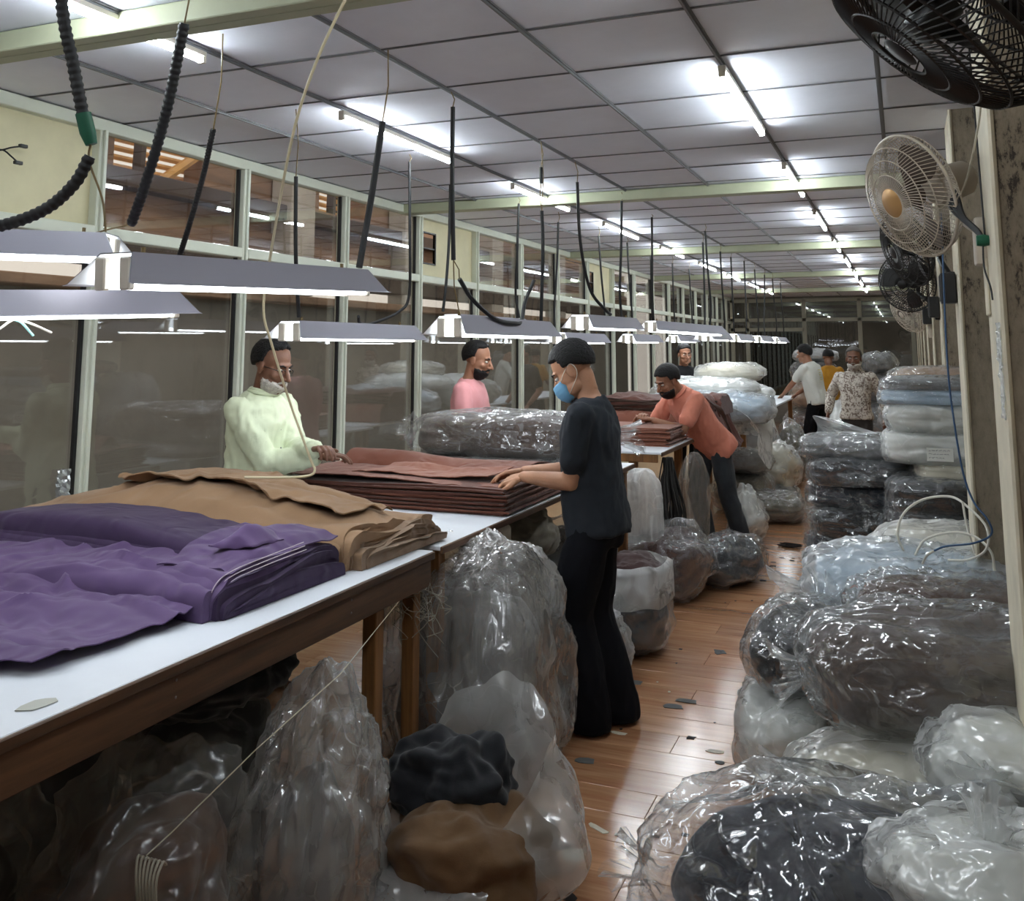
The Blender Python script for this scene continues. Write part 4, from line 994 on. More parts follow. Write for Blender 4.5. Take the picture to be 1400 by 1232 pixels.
# farther right bags
for k, (x0, x1, y0, y1, z0, z1, c, f, lab) in enumerate([
    (-.45, .4, 8.6, 9.6, 0, .62, 'grey', 'clear', 'grey clear bag behind the white stack, beside the pillar'),
    (-.75, .3, 12.3, 13.4, 0, .60, 'grey', 'milky', 'milky bag on the floor just behind the man in the floral shirt'),
    (-.30, .5, 12.4, 13.2, .60, 1.02, 'pink', 'clear', 'pinkish bag right of the man in the floral shirt'),
    (-.66, -.10, 16.3, 17.2, 0, .80, 'grey', 'clear', 'lower grey bag of the far pile right of the floral-shirted man'),
    (-.66, -.14, 16.4, 17.2, .80, 1.25, 'grey', 'clear', 'middle grey bag of the far pile right of the floral-shirted man'),
    (-.62, -.12, 16.5, 17.2, 1.25, 1.58, 'grey', 'clear', 'top grey bag of the far pile right of the floral-shirted man'),
    (-1.95, -1.10, 17.0, 18.0, 0, .62, 'brown', 'clear', 'brown clear bag at the bottom of the far pile left of the floral-shirted man'),
    (-1.9, -1.12, 17.1, 18.0, .62, 1.10, 'tan', 'clear', 'tan clear bag in the far pile left of the floral-shirted man'),
    (-1.85, -1.10, 17.1, 18.0, 1.10, 1.42, 'charcoal', 'clear', 'charcoal clear bag near the top of the far pile'),
    (-1.80, -1.08, 17.2, 18.0, 1.42, 1.62, 'grey', 'milky', 'crumpled milky bag on top of the far pile'),
    (-1.0, -.55, 14.8, 15.6, 0, .95, 'grey', 'clear', 'clear grey bag standing between the two far workers'),
    (-.95, -.6, 12.9, 13.6, 0, .98, 'white', 'milky', 'tall milky bag just left of the floral-shirted man')]):
    bag(lab, x0, x1, y0, y1, z0, z1, c, f, 0, 120 + k, 2.8, .03, .16, 6, n=22)

# ---- left side, under the tables
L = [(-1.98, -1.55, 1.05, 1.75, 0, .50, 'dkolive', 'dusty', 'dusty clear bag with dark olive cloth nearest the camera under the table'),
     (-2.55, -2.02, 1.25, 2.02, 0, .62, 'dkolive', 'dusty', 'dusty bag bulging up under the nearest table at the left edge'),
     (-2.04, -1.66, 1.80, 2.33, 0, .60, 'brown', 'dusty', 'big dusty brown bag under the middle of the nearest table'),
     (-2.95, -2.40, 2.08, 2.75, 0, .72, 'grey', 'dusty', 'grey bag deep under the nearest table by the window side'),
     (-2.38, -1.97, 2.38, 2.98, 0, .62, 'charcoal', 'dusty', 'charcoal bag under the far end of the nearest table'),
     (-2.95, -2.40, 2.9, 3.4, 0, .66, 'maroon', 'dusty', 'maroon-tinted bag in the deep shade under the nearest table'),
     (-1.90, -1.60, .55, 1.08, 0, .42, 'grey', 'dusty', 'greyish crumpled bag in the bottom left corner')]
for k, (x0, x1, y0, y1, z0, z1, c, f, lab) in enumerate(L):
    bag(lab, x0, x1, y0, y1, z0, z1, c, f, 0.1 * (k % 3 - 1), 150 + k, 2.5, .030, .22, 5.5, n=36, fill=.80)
bag('dark cloth bundle pushed on top of the bags under the nearest table', -2.3, -1.85, 2.15, 2.75, .60, .76, 'black', None, .2, 171, 2.4, .02, .2, 7, n=24) if False else None
o = thing('cloth_bundle', 'crumpled black cloth bundle stuffed under the apron of the nearest table', 'fabric', (-2.05, 2.45, .60))
A, F = blob((.55, .55, .17), 26, 2.3, .2, .02, 172, 9); obj('crumpled_cloth', A, F, BG['black'], o, True)
# tall standing film in front of the table leg
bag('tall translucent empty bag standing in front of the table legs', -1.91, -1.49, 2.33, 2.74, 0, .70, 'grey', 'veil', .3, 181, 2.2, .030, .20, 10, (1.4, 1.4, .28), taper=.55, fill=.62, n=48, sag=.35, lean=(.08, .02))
# open bag with black and brown cloth
t = thing('open_bag', 'open clear bag showing black and brown cloth inside, on the floor by the aisle', 'bag', (-1.34, 2.88, 0))
V = []; F = []; nph, nl = 64, 26
for i in range(nl):
    v = i / (nl - 1)
    for k in range(nph):
        a = 2 * PI * k / nph
        r = (.24 + .10 * math.sin(PI * min(1, v * 1.15)) - .02 * v) * (1 + .08 * math.sin(3 * a + 1) + .05 * math.sin(7 * a + 5 * v))
        V.append((r * 1.05 * math.cos(a), r * 1.1 * math.sin(a) + .05 * v, .002 + .34 * v * (1 + .62 * math.cos(a - 1.3) * v) + .012 * math.sin(9 * a) * v))
V = np.array(V); V += .016 * np.stack([ridged(V * 7 + 3, 2), ridged(V * 7 + 11, 2), 0 * V[:, 0]], 1)
for i in range(nl - 1):
    for k in range(nph): F.append((i * nph + k, i * nph + (k + 1) % nph, (i + 1) * nph + (k + 1) % nph, (i + 1) * nph + k))
obj('plastic_film', V, F, M['film_milky'], t, True)
A, F = blob((.46, .42, .26), 28, 3.0, .22, .030, 190, 2.6); A[:, 2] += .012; A[:, 0] += .05; A[:, 1] -= .05
obj('brown_cloth', A, F, fabric('bagged_khaki', rgb(92, 68, 44), .9), t, True)
A, F = blob((.36, .30, .22), 28, 2.4, .28, .034, 191, 3.2); A[:, 2] += .17; A[:, 0] -= .09; A[:, 1] += .08
obj('black_cloth', A, F, BG['black'], t, True)
# very large milky bag under the second table
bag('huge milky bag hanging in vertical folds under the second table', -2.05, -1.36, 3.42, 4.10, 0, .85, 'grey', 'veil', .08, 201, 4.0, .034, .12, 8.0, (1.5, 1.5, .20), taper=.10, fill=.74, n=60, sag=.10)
o = thing('cloth_bundle', 'pale crumpled cloth and paper pushed under the brown fabric table', 'fabric', (-1.95, 4.75, .55))
A, F = blob((.45, .5, .26), 24, 2.3, .2, .02, 205, 9); obj('crumpled_cloth', A, F, BG['olive'], o, True)
bag('grey bag under the second table behind the masked man', -2.45, -1.8, 4.4, 5.3, 0, .55, 'dkolive', 'dusty', 0, 207, 2.8, .025, .16, 6, n=30)
bag('second dark bag deeper under the second table', -2.5, -1.85, 5.2, 6.1, 0, .6, 'black', 'dusty', 0, 208, 2.8, .025, .16, 6, n=28)
# white sack with dark lower half beside the masked man
t = bag('white-topped open sack with dark cloth below, beside the masked man', -1.66, -1.27, 5.12, 5.62, 0, .45, 'charcoal', 'clear', 0, 211, 3.0, .014, .10, 8, fill=.9, fillz=.6, n=32)
V = []; F = []
for i in range(12):
    v = i / 11
    for k in range(44):
        a = 2 * PI * k / 44; e = .5
        r = .205 + .012 * math.sin(6 * a + v) - .03 * (v > .92)
        V.append((r * math.copysign(abs(math.cos(a)) ** .7, math.cos(a)) * .98, r * 1.22 * math.copysign(abs(math.sin(a)) ** .7, math.sin(a)), .27 + .21 * v + .012 * math.sin(5 * a)))
for i in range(11):
    for k in range(44): F.append((i * 44 + k, i * 44 + (k + 1) % 44, (i + 1) * 44 + (k + 1) % 44, (i + 1) * 44 + k))
obj('white_lining', V, F, M['film_white'], t, True)
A, F = blob((.30, .36, .12), 16, 2.2, .25, .02, 212, 9); A[:, 2] += .38; obj('maroon_cloth', A, F, BG['maroon'], t, True)
bag('limp empty clear bag on the floor behind the masked man', -1.55, -1.34, 4.55, 5.05, 0, .34, None, 'milky', .1, 214, 2.2, .03, .2, 8, n=30, taper=.4)
bag('large clear bag of maroon-brown cloth on the floor, mid aisle', -1.92, -1.28, 6.25, 7.05, 0, .44, 'maroon', 'clear', .1, 217, 2.6, .022, .18, 6, n=38)
bag('clear bag with a dark roll beside the maroon bag, at the aisle', -1.48, -1.02, 6.75, 7.50, 0, .32, 'charcoal', 'clear', -.25, 219, 2.3, .02, .16, 7, n=34)
# hanging film and cords at the second table's end
bag('long pale film bag hanging from the table edge beside the wooden leg', -1.84, -1.56, 6.40, 6.55, .24, .84, None, 'white', 0, 223, 2.6, .012, .1, 8, (2.4, 2.4, .2), n=30)
t = thing('cord_bundle', 'hank of black cords hanging under the third table', 'cord', (-1.60, 6.95, .86))
rcb = random.Random(9)
cbm = MB()
for i in range(70):
    a = rcb.uniform(0, 2 * PI); r0 = rcb.uniform(0, .04); r1 = rcb.uniform(.02, .13)
    x, y = -1.62, 6.94
    cbm.tube(smooth_path([(x + r0 * math.cos(a), y + r0 * math.sin(a), .87), (x + r1 * .6 * math.cos(a), y + r1 * .6 * math.sin(a), .68), (x + r1 * math.cos(a + .3), y + r1 * math.sin(a + .3), .48), (x + r1 * .9 * math.cos(a + .6), y + r1 * .9 * math.sin(a + .6), .30 + rcb.uniform(0, .1))], 4), .005, 5)
o = cbm.build('cords', plain('dark_cord', rgb(44, 42, 40), .7), t, True, world=True); o['kind'] = 'stuff'
bag('grey translucent sheet bag hanging behind the legs of the man in the polo shirt', -1.62, -1.48, 7.05, 7.9, .05, .84, None, 'dusty', 0, 227, 2.4, .02, .12, 6, (1.5, 1.5, .3), n=34)
bag('pinkish white bag on the floor just right of the polo-shirted man', -1.50, -1.15, 8.35, 8.85, 0, .46, 'white', 'milky', 0, 231, 2.2, .02, .2, 7, taper=.45, n=30)
bag('clear bag of folded brown cloth lying at the aisle right of the polo-shirted man', -1.56, -.96, 9.45, 10.2, 0, .25, 'olive', 'clear', .1, 233, 2.8, .02, .14, 8, ties=((-1.35, 9.42, .12, (-.3, -1, 0), .08, .015, .06), (-.96, 9.7, .12, (1, -.2, 0), .10, .03, .07)), n=32, plies=.03, ply_f=120)
bag('flat folded olive bag under the crumpled grey bag', -1.9, -1.32, 9.9, 10.6, .0, .40, 'olive', 'clear', 0, 235, 3, .02, .14, 8, n=28)
bag('crumpled grey clear bag stacked right of the polo-shirted man', -1.9, -1.30, 9.9, 10.6, .38, .60, 'grey', 'clear', 0, 237, 2.4, .024, .2, 9, n=30)
bag('round cream bag leaning on the table leg', -1.62, -1.12, 10.7, 11.3, .10, .62, 'cream', 'milky', 0, 239, 2.1, .02, .14, 7, n=30)
bag('low grey bag under the round cream bag', -1.60, -1.15, 10.65, 11.3, 0, .2, 'grey', 'milky', 0, 240, 2.6, .02, .14, 7, n=22)
bag('big milky bag under the far white table', -2.2, -1.5, 11.9, 12.8, 0, .80, 'grey', 'milky', 0, 243, 2.4, .03, .16, 5, n=30)
bag('tall grey bag beside the legs of the man in the white T-shirt', -1.62, -1.18, 12.4, 13.3, 0, .72, 'olive', 'clear', 0, 245, 2.4, .03, .16, 5, n=28, taper=.3)
bag('slumped beige bag at the aisle below the far white table', -1.62, -1.22, 11.7, 12.4, 0, .42, 'tan', 'milky', 0, 247, 2.4, .03, .16, 6, n=26)
bag('white knotted film bag hanging off the white-bundle table', -1.72, -1.40, 10.3, 10.75, .74, 1.0, None, 'milky', 0, 249, 2.2, .025, .2, 8, n=26)

# ---- on the tables
bag('long clear plastic roll of taupe cloth on the second table', -3.02, -1.78, 5.45, 6.18, .975, 1.24, 'taupe', 'clear', .08, 261, 4.0, .018, .12, 6, (.45, 1.2, 1.2), ties=((-3.0, 5.6, 1.14, (-1, -.1, .1), .06, .06, .09), (-1.72, 5.95, 1.1, (1, 0, .0), .14, .05, .13)), n=46, fill=.9)
bag('flatter clear-wrapped roll underneath the long taupe roll', -2.95, -1.74, 5.30, 6.1, .897, .985, 'taupe', 'clear', .04, 263, 3.4, .010, .10, 8, (.6, 1, 1), n=36, fill=.93)
for k, (x0, x1, y0, y1, z0, z1, c, f, lab) in enumerate([
    (-2.55, -1.40, 9.25, 10.0, .912, 1.20, 'blue', 'milky', 'bluish white wrapped bundle behind the man in the polo shirt'),
    (-2.45, -1.42, 9.75, 10.5, 1.16, 1.34, 'white', 'milky', 'long white wrapped bundle lying on the bluish one'),
    (-2.12, -1.40, 10.2, 10.9, 1.30, 1.49, 'cream', 'milky', 'topmost cream white bundle on the buried table'),
    (-1.80, -1.20, 9.35, 9.95, .92, 1.22, 'blue', 'milky', 'rounded bluish bundle end at the aisle side of the buried table'),
    (-2.7, -1.5, 10.4, 11.3, .912, 1.32, 'white', 'white', 'white bundle at the far end of the buried table'),
    (-2.2, -1.50, 11.75, 12.5, .912, 1.20, 'white', 'milky', 'crumpled white film bundle on the rounded far table')]):
    bag(lab, x0, x1, y0, y1, z0, z1, c, f, .03 * (k % 3 - 1), 270 + k, 2.7, .022, .16, 6, (.7, 1.2, 1.2), n=34, group='white bundles on the buried table')
t = thing('film_sheet', 'loose clear film drooping over the aisle edge behind the polo-shirted man', 'plastic sheet', (-1.5, 9.5, .95))
V = []; F = []
for i in range(30):
    for j in range(24):
        u = i / 29; v = j / 23
        V.append((-1.66 + .38 * min(1, v * 1.6) + .03 * math.sin(8 * u + 5 * v), 9.25 + 1.3 * u + .05 * math.sin(7 * v + u), 1.12 - .45 * v ** 1.5 * (1 + .35 * math.sin(6 * u)) + .02 * math.sin(16 * u)))
for i in range(29):
    for j in range(23): F.append((i * 24 + j, (i + 1) * 24 + j, (i + 1) * 24 + j + 1, i * 24 + j + 1))
obj('film', V, F, M['film_white'], t, True, None, world=True)
for k, (x0, x1, y0, y1, z0, z1, lab) in enumerate([(-3.62, -3.1, 7.2, 8.9, .5, 1.02, 'tall'), ]): pass
# ------------------------------------------------------------------ people
_tmp_scene = None
def remeshed(V, F, voxel, smooth=2, factor=.5):
    """one continuous skin around the given solids"""
    me = bpy.data.meshes.new('t'); me.from_pydata([tuple(map(float, v)) for v in V], [], [tuple(f) for f in F]); me.update()
    bm = bmesh.new(); bm.from_mesh(me); bmesh.ops.recalc_face_normals(bm, faces=bm.faces[:]); bm.to_mesh(me); bm.free()
    o = bpy.data.objects.new('t', me); COL.objects.link(o)
    m = o.modifiers.new('r', 'REMESH'); m.mode = 'VOXEL'; m.voxel_size = voxel; m.use_smooth_shade = True
    if smooth: s = o.modifiers.new('s', 'SMOOTH'); s.factor = factor; s.iterations = smooth
    dg = bpy.context.evaluated_depsgraph_get(); ev = o.evaluated_get(dg); m2 = ev.to_mesh()
    n = len(m2.vertices); A = np.empty(n * 3); m2.vertices.foreach_get('co', A); A = A.reshape(-1, 3)
    N = np.empty(n * 3); m2.vertices.foreach_get('normal', N); N = N.reshape(-1, 3)
    FF = [tuple(p.vertices) for p in m2.polygons]
    ev.to_mesh_clear(); bpy.data.objects.remove(o); bpy.data.meshes.remove(me)
    return A, FF, N
def v3(*a): return np.array(a, float)
def nrm(v): v = np.asarray(v, float); return v / (np.linalg.norm(v) + 1e-12)
def add_limb(mb, pts, rs, n=12):
    """tapered limb with rounded ends"""
    pts = [v3(*p) for p in pts]; rs = list(rs)
    d0 = nrm(pts[0] - pts[1]); d1 = nrm(pts[-1] - pts[-2])
    P = []; R = []
    for a in (80, 50, 25): P.append(pts[0] + d0 * rs[0] * math.sin(math.radians(a))); R.append(rs[0] * math.cos(math.radians(a)))
    for p, r in zip(pts, rs): P.append(p); R.append(r)
    for a in (25, 50, 80): P.append(pts[-1] + d1 * rs[-1] * math.sin(math.radians(a))); R.append(rs[-1] * math.cos(math.radians(a)))
    mb.tube([tuple(p) for p in P], R, n)
def add_ell(mb, c, r, R=None, n=10):
    D, F = cube_sphere(n)
    A = D * np.array(r)
    if R is not None: A = A @ np.array(R).T
    mb.add(A + np.array(c), F)
def add_loft(mb, secs, lat, n=28, e=2.5):
    """stack of super-ellipse sections (centre, half width, half depth)"""
    C_ = [v3(*s[0]) for s in secs]; V = []; F = []
    lat = nrm(lat)
    for i, (c, a, b) in enumerate(secs):
        t = nrm(C_[min(i + 1, len(secs) - 1)] - C_[max(i - 1, 0)])
        l = nrm(lat - t * (lat @ t)); f = np.cross(t, l)
        for k in range(n):
            th = 2 * PI * k / n; cx, sy = math.cos(th), math.sin(th)
            V.append(C_[i] + l * a * math.copysign(abs(cx) ** (2 / e), cx) + f * b * math.copysign(abs(sy) ** (2 / e), sy))
    for i in range(len(secs) - 1):
        for k in range(n): F.append((i * n + k, i * n + (k + 1) % n, (i + 1) * n + (k + 1) % n, (i + 1) * n + k))
    F.append(tuple(range(n - 1, -1, -1))); F.append(tuple((len(secs) - 1) * n + k for k in range(n)))
    mb.add(V, F)
def ik(S_, H_, l1, l2, pole):
    d = H_ - S_; L_ = np.linalg.norm(d)
    if L_ > (l1 + l2) * .995: H_ = S_ + d / L_ * (l1 + l2) * .995; d = H_ - S_; L_ = np.linalg.norm(d)
    a = (l1 * l1 - l2 * l2 + L_ * L_) / (2 * L_); h = math.sqrt(max(0, l1 * l1 - a * a))
    u = d / L_; w = nrm(np.asarray(pole, float) - u * (u @ np.asarray(pole, float)))
    return S_ + u * a + w * h, H_
def rotx(a): c, s = math.cos(a), math.sin(a); return np.array([[1, 0, 0], [0, c, -s], [0, s, c]])
def rotz(a): c, s = math.cos(a), math.sin(a); return np.array([[c, -s, 0], [s, c, 0], [0, 0, 1]])
def roty(a): c, s = math.cos(a), math.sin(a); return np.array([[c, 0, s], [0, 1, 0], [-s, 0, c]])

def hand_mesh(wrist, f, n_, side, curl, voxel, spread=.0, thumb=.5):
    """palm, four unequal fingers bent at the knuckles, thumb from the side of the palm"""
    f = nrm(f); n_ = nrm(n_ - f * (np.asarray(n_) @ f)); t = np.cross(n_, f) * side       # t: towards the thumb
    mb = MB()
    offs = [.030, .0105, -.0095, -.028]; kn = [.086, .090, .086, .078]
    seg = [(.040, .025, .020), (.045, .029, .021), (.041, .027, .020), (.032, .020, .018)]
    for k in range(4):
        b = wrist + t * offs[k] * .62 + f * .010
        K = wrist + f * kn[k] + t * offs[k] + n_ * (-.003 if k in (1, 2) else 0)
        add_limb(mb, [b, (b + K) / 2, K], [.0145, .0135, .0110], 10)
        p = K; ang = curl[k] * .75
        for s_, (l, r0, r1) in enumerate(zip(seg[k], (.0098, .0088, .0080), (.0088, .0080, .0066))):
            d = f * math.cos(ang) + n_ * math.sin(ang) + t * spread * (1.5 - k) * .12
            q = p + nrm(d) * l
            add_limb(mb, [p, q], [r0, r1], 8); p = q; ang += curl[k] * (1.0 if s_ == 0 else .7)
    add_ell(mb, wrist + f * .045, (.030, .030, .015), np.stack([t, f, n_], 1), 8)
    b = wrist + f * .022 + t * .018
    j1 = b + nrm(f * .75 + t * .75 + n_ * .25) * .040; j2 = j1 + nrm(f * .9 + t * (.55 - .4 * thumb) + n_ * .25 * thumb) * .033; j3 = j2 + nrm(f * 1.0 + t * (.3 - .5 * thumb) + n_ * .35 * thumb) * .026
    add_limb(mb, [b, j1, j2, j3], [.0155, .0125, .0105, .0080], 9)
    return remeshed(mb.V, mb.F, voxel, 1, .4)

def merge(parts):
    V = []; F = []; b = 0
    for A, FF in parts:
        V.append(np.asarray(A)); F += [tuple(i + b for i in f) for f in FF]; b += len(A)
    return np.concatenate(V), F
SK = {}
def skin_mat(name, c):
    if name not in SK:
        m = plain('skin_' + name, rgb(*c), .5, 0, .4, .08, 160, .10, 14)
        b = m.node_tree.nodes['Principled BSDF']; b.inputs['Subsurface Weight'].default_value = .08; b.inputs['Subsurface Radius'].default_value = (.012, .005, .003)
        SK[name] = m
    return SK[name]
M['hair'] = plain('black_hair', rgb(14, 12, 12), .6, 0, .3, .8, 150, .2, 40)
M['grey_hair'] = plain('grey_hair', rgb(92, 88, 84), .7, 0, .3, .5, 120, .35, 60)
M['white_beard'] = plain('white_beard', rgb(176, 170, 162), .8, 0, .2, .5, 160, .35, 60)
M['eye_white'] = plain('eye_white', rgb(200, 194, 186), .3)
M['iris'] = plain('dark_iris', rgb(26, 18, 14), .2)

def person(label, loc, rz, skin, h=1.68, lean=0.0, pel=(0, 0), pelz=.90, head_pitch=0.0, head_yaw=0.0, head_off=(0, 0, 0), hands=None, poles=None, hand_dir=None, palm_n=None, curl=.35,
           feet=((-.10, 0), (.10, 0)), shirt=None, sleeve='short', shirt_len=.08, trousers=None, hair='short', beard=None, fat=1.0, voxel=.010, hvox=.0042, kneepole=(0, 1, 0), fold=.006, headvox=.0048, twist=0.0, brow=True, flare=0.0, shoes=None, collar=None, lowres=False, legw=0.0):
    t = thing('person', label, 'person', loc, rz)
    s = h / 1.70
    pelvis = v3(pel[0], pel[1], pelz * s)
    up = rotx(-lean) @ v3(0, 0, 1); fwd = rotx(-lean) @ v3(0, 1, 0); lat = rotz(twist) @ v3(1, 0, 0)
    fwd = rotz(twist) @ fwd; up = rotz(twist) @ up
    spine = lambda k, y=0: pelvis + up * (k * s) + fwd * (y * s)
    neck0 = spine(.52, -.005)
    upn = nrm(up * .75 + v3(0, 0, 1) * .25 + fwd * .22)
    neck1 = neck0 + upn * .068 * s
    hc = neck1 + upn * .088 * s + fwd * .020 * s + v3(*head_off)
    Rh = rotz(head_yaw + twist) @ rotx(-head_pitch)
    shl = {}; elb = {}; wr = {}
    for sd, nm in ((-1, 'L'), (1, 'R')):
        shl[nm] = spine(.455, -.005) + lat * (sd * .174 * s)
        H_ = v3(*hands[nm])
        pl = v3(*(poles or {}).get(nm, (sd * .5, -1, -.6)))
        elb[nm], wr[nm] = ik(shl[nm], H_, .295 * s, .255 * s, pl)
    hip = {}; knee = {}; ank = {}
    for i, (sd, nm) in enumerate(((-1, 'L'), (1, 'R'))):
        hip[nm] = pelvis + lat * (sd * .085 * s) + v3(0, 0, -.02)
        an = v3(feet[i][0], feet[i][1], .075)
        knee[nm], ank[nm] = ik(hip[nm], an, .425 * s, .41 * s, kneepole)
    # ---- one continuous body
    b = MB()
    add_loft(b, [(spine(-.10), .10 * s, .085 * s), (spine(-.03), .158 * s, .112 * s), (spine(.06, .005), .150 * s, .106 * s * fat), (spine(.16, .012), .138 * s, .104 * s * fat), (spine(.28, .005), .150 * s, .108 * s), (spine(.38), .165 * s, .108 * s), (spine(.455, -.005), .168 * s, .088 * s), (spine(.505, -.012), .105 * s, .066 * s), (spine(.53, -.012), .06 * s, .055 * s)], lat)
    add_limb(b, [neck0 - upn * .03 - fwd * .01, neck0 + upn * .03, neck1 + upn * .05], [.060 * s, .054 * s, .054 * s], 14)
    for nm in 'LR':
        m1 = shl[nm] * .6 + elb[nm] * .4
        add_limb(b, [shl[nm], m1, elb[nm]], [.055 * s, .049 * s, .040 * s])
        m2 = elb[nm] * .68 + wr[nm] * .32
        add_limb(b, [elb[nm], m2, wr[nm]], [.040 * s, .041 * s, .026 * s])
        add_limb(b, [hip[nm], hip[nm] * .5 + knee[nm] * .5, knee[nm]], [.085 * s, .072 * s, .052 * s])
        add_limb(b, [knee[nm], knee[nm] * .65 + ank[nm] * .35, ank[nm]], [.051 * s, .053 * s, .034 * s])
        a = ank[nm]
        add_limb(b, [a + v3(0, -.045, -.042), a + v3(0, .04, -.040), a + v3(0, .125, -.054), a + v3(0, .16, -.056)], [.033, .036, .028, .018])
        for q in range(5): add_limb(b, [a + v3((q - 2) * .014, .13, -.056), a + v3((q - 2) * .017, .175 - abs(q - 1.5) * .008, -.062)], [.011, .0095], 7)
    A, FF, _ = remeshed(b.V, b.F, voxel, 3)
    parts = [(A, FF)]
    # ---- head with a face
    hb = MB()
    add_ell(hb, (0, -.014, .036), (.075, .094, .086), n=12)
    add_ell(hb, (0, .022, -.02), (.063, .070, .080), n=10)
    add_ell(hb, (0, .030, -.075), (.052, .056, .046), n=10)
    add_ell(hb, (0, .068, -.100), (.024, .022, .020), n=6)                 # chin
    add_ell(hb, (0, .074, .026), (.050, .018, .013), n=6)                  # brow
    for sd in (-1, 1):
        add_ell(hb, (sd * .040, .060, -.026), (.024, .022, .020), n=6)     # cheekbone
        add_ell(hb, (sd * .046, .030, -.070), (.018, .040, .030), n=6)     # jaw
        add_ell(hb, (sd * .074, -.008, -.010), (.009, .022, .032), rotz(sd * -.35) @ rotx(.15), n=6)   # ear
        add_ell(hb, (sd * .077, -.004, -.030), (.007, .011, .013), n=5)
        add_ell(hb, (sd * .012, .100, -.038), (.009, .010, .008), n=5)     # nostril wing
    add_limb(hb, [(0, .088, .014), (0, .104, -.012), (0, .116, -.032)], [.009, .011, .0125], 9)       # nose
    add_limb(hb, [(-.020, .084, -.064), (0, .094, -.061), (.020, .084, -.064)], [.005, .0085, .005], 8)
    add_limb(hb, [(-.018, .083, -.074), (0, .092, -.075), (.018, .083, -.074)], [.005, .009, .005], 8)
    add_limb(hb, [(0, .0, -.055), (0, -.004, -.105)], [.050, .048], 14)
    HA, HF, HN = remeshed(hb.V, hb.F, headvox, 3, .5)
    for sd in (-1, 1):
        d = np.linalg.norm((HA - v3(sd * .031, .082, .004)) / v3(.022, .03, .013), axis=1)
        HA[:, 1] -= .010 * np.exp(-d * d)
    body_s = s; s = s * 1.06
    HA = HA * s
    tw = lambda P: (np.asarray(P) @ Rh.T) + hc
    parts.append((tw(HA), HF))
    hm = {}
    for sd, nm in ((-1, 'L'), (1, 'R')):
        f = nrm(v3(*hand_dir[nm])) if hand_dir and nm in hand_dir else nrm(wr[nm] - elb[nm])
        n_ = v3(*palm_n[nm]) if palm_n and nm in palm_n else v3(0, 0, -1)
        cu = curl[nm] if isinstance(curl, dict) else curl
        cl = [cu, cu * 1.08, cu * 1.15, cu * 1.25]
        # the thumb side: for palm down, right hand's thumb points to the left
        HAa, HFf, _ = hand_mesh(wr[nm] + f * .004, f, n_, sd, cl, hvox if not lowres else .0065)
        parts.append((HAa, HFf))
    A, FF = merge(parts)
    obj('body', A, FF, skin, t, True, None)
    # ---- eyes, brows
    for sd in (-1, 1):
        D, F0 = cube_sphere(5)
        e_ = obj('eye', tw((D * v3(.0135, .0115, .0065) + v3(sd * .031, .0755, .003)) * s), F0, M['eye_white'], t, True)
        obj('iris', tw((D * v3(.0052, .003, .0055) + v3(sd * .031, .0858, .002)) * s), F0, M['iris'], e_, True)
        if brow:
            bm_ = MB(); add_limb(bm_, [(sd * .014, .090, .022), (sd * .032, .088, .029), (sd * .050, .072, .022)], [.0035, .0045, .003], 6)
            obj('eyebrow', tw(np.array(bm_.V) * s), bm_.F, M['hair'], t, True)
    # ---- hair
    def shell(name, c, r, mask, mat, amp=.0, hi=1.07, lo=.84, n=26, fr=26):
        D, F0 = cube_sphere(n)
        m = np.clip(mask(D) + .55 * fbm(D * 9 + 3, 3), 0, 1); m = m * m * (3 - 2 * m)
        rad = lo + (hi - lo) * m + amp * ridged(D * fr * .25 + len(label), 2) * m
        return obj(name, tw((D * rad[:, None] * np.array(r) + np.array(c)) * s), F0, mat, t, True)
    hmat = M['grey_hair'] if hair == 'grey' else M['hair']
    if hair in ('short', 'grey', 'receding', 'full'):
        rec = {'receding': .16, 'short': 0, 'grey': .06, 'full': -.06}[hair]
        def mk(D):
            front = (D[:, 2] - (.50 + rec * 1.3) + np.abs(D[:, 0]) * .25) / .10
            side = (D[:, 2] + .22 + (D[:, 1] < .05) * np.clip(-D[:, 1], 0, 1) * .75) / .12
            w = np.clip((D[:, 1] - .30 + rec) / .12, 0, 1)
            return w * np.minimum(front, 2) + (1 - w) * np.minimum(side, 2)
        shell('hair', (0, -.016, .034), (.080, .099, .092), mk, hmat, .035, 1.085 if hair != 'full' else 1.115)
    if beard:
        bmat = M['white_beard'] if beard == 'white' else M['hair']
        def mb_(D):
            low = (-.02 - D[:, 2] + .25 * np.abs(D[:, 0])) / .22
            fr = (D[:, 1] + .35) / .25
            return np.minimum(np.minimum(low, fr), 1)
        shell('beard', (0, .026, -.062), (.0665, .072, .070), mb_, bmat, .025, 1.06, .78, 22)
        ms = MB(); add_limb(ms, [(-.026, .082, -.062), (-.012, .097, -.051), (0, .102, -.050), (.012, .097, -.051), (.026, .082, -.062)], [.004, .006, .005, .006, .004], 7)
        obj('moustache', tw(np.array(ms.V) * s), ms.F, bmat, t, True)
    s = body_s
    # ---- shirt
    def wrinkle(A, N, amp, sc, stretch, seed):
        Q = A * sc * np.array(stretch) + seed
        w = np.stack([fbm(Q * .6 + 2, 2), fbm(Q * .6 + 6, 2), fbm(Q * .6 + 12, 2)], 1)
        return A + N * (amp * (ridged(Q + w * .8, 2) - .1))[:, None]
    sd_ = float(len(label))
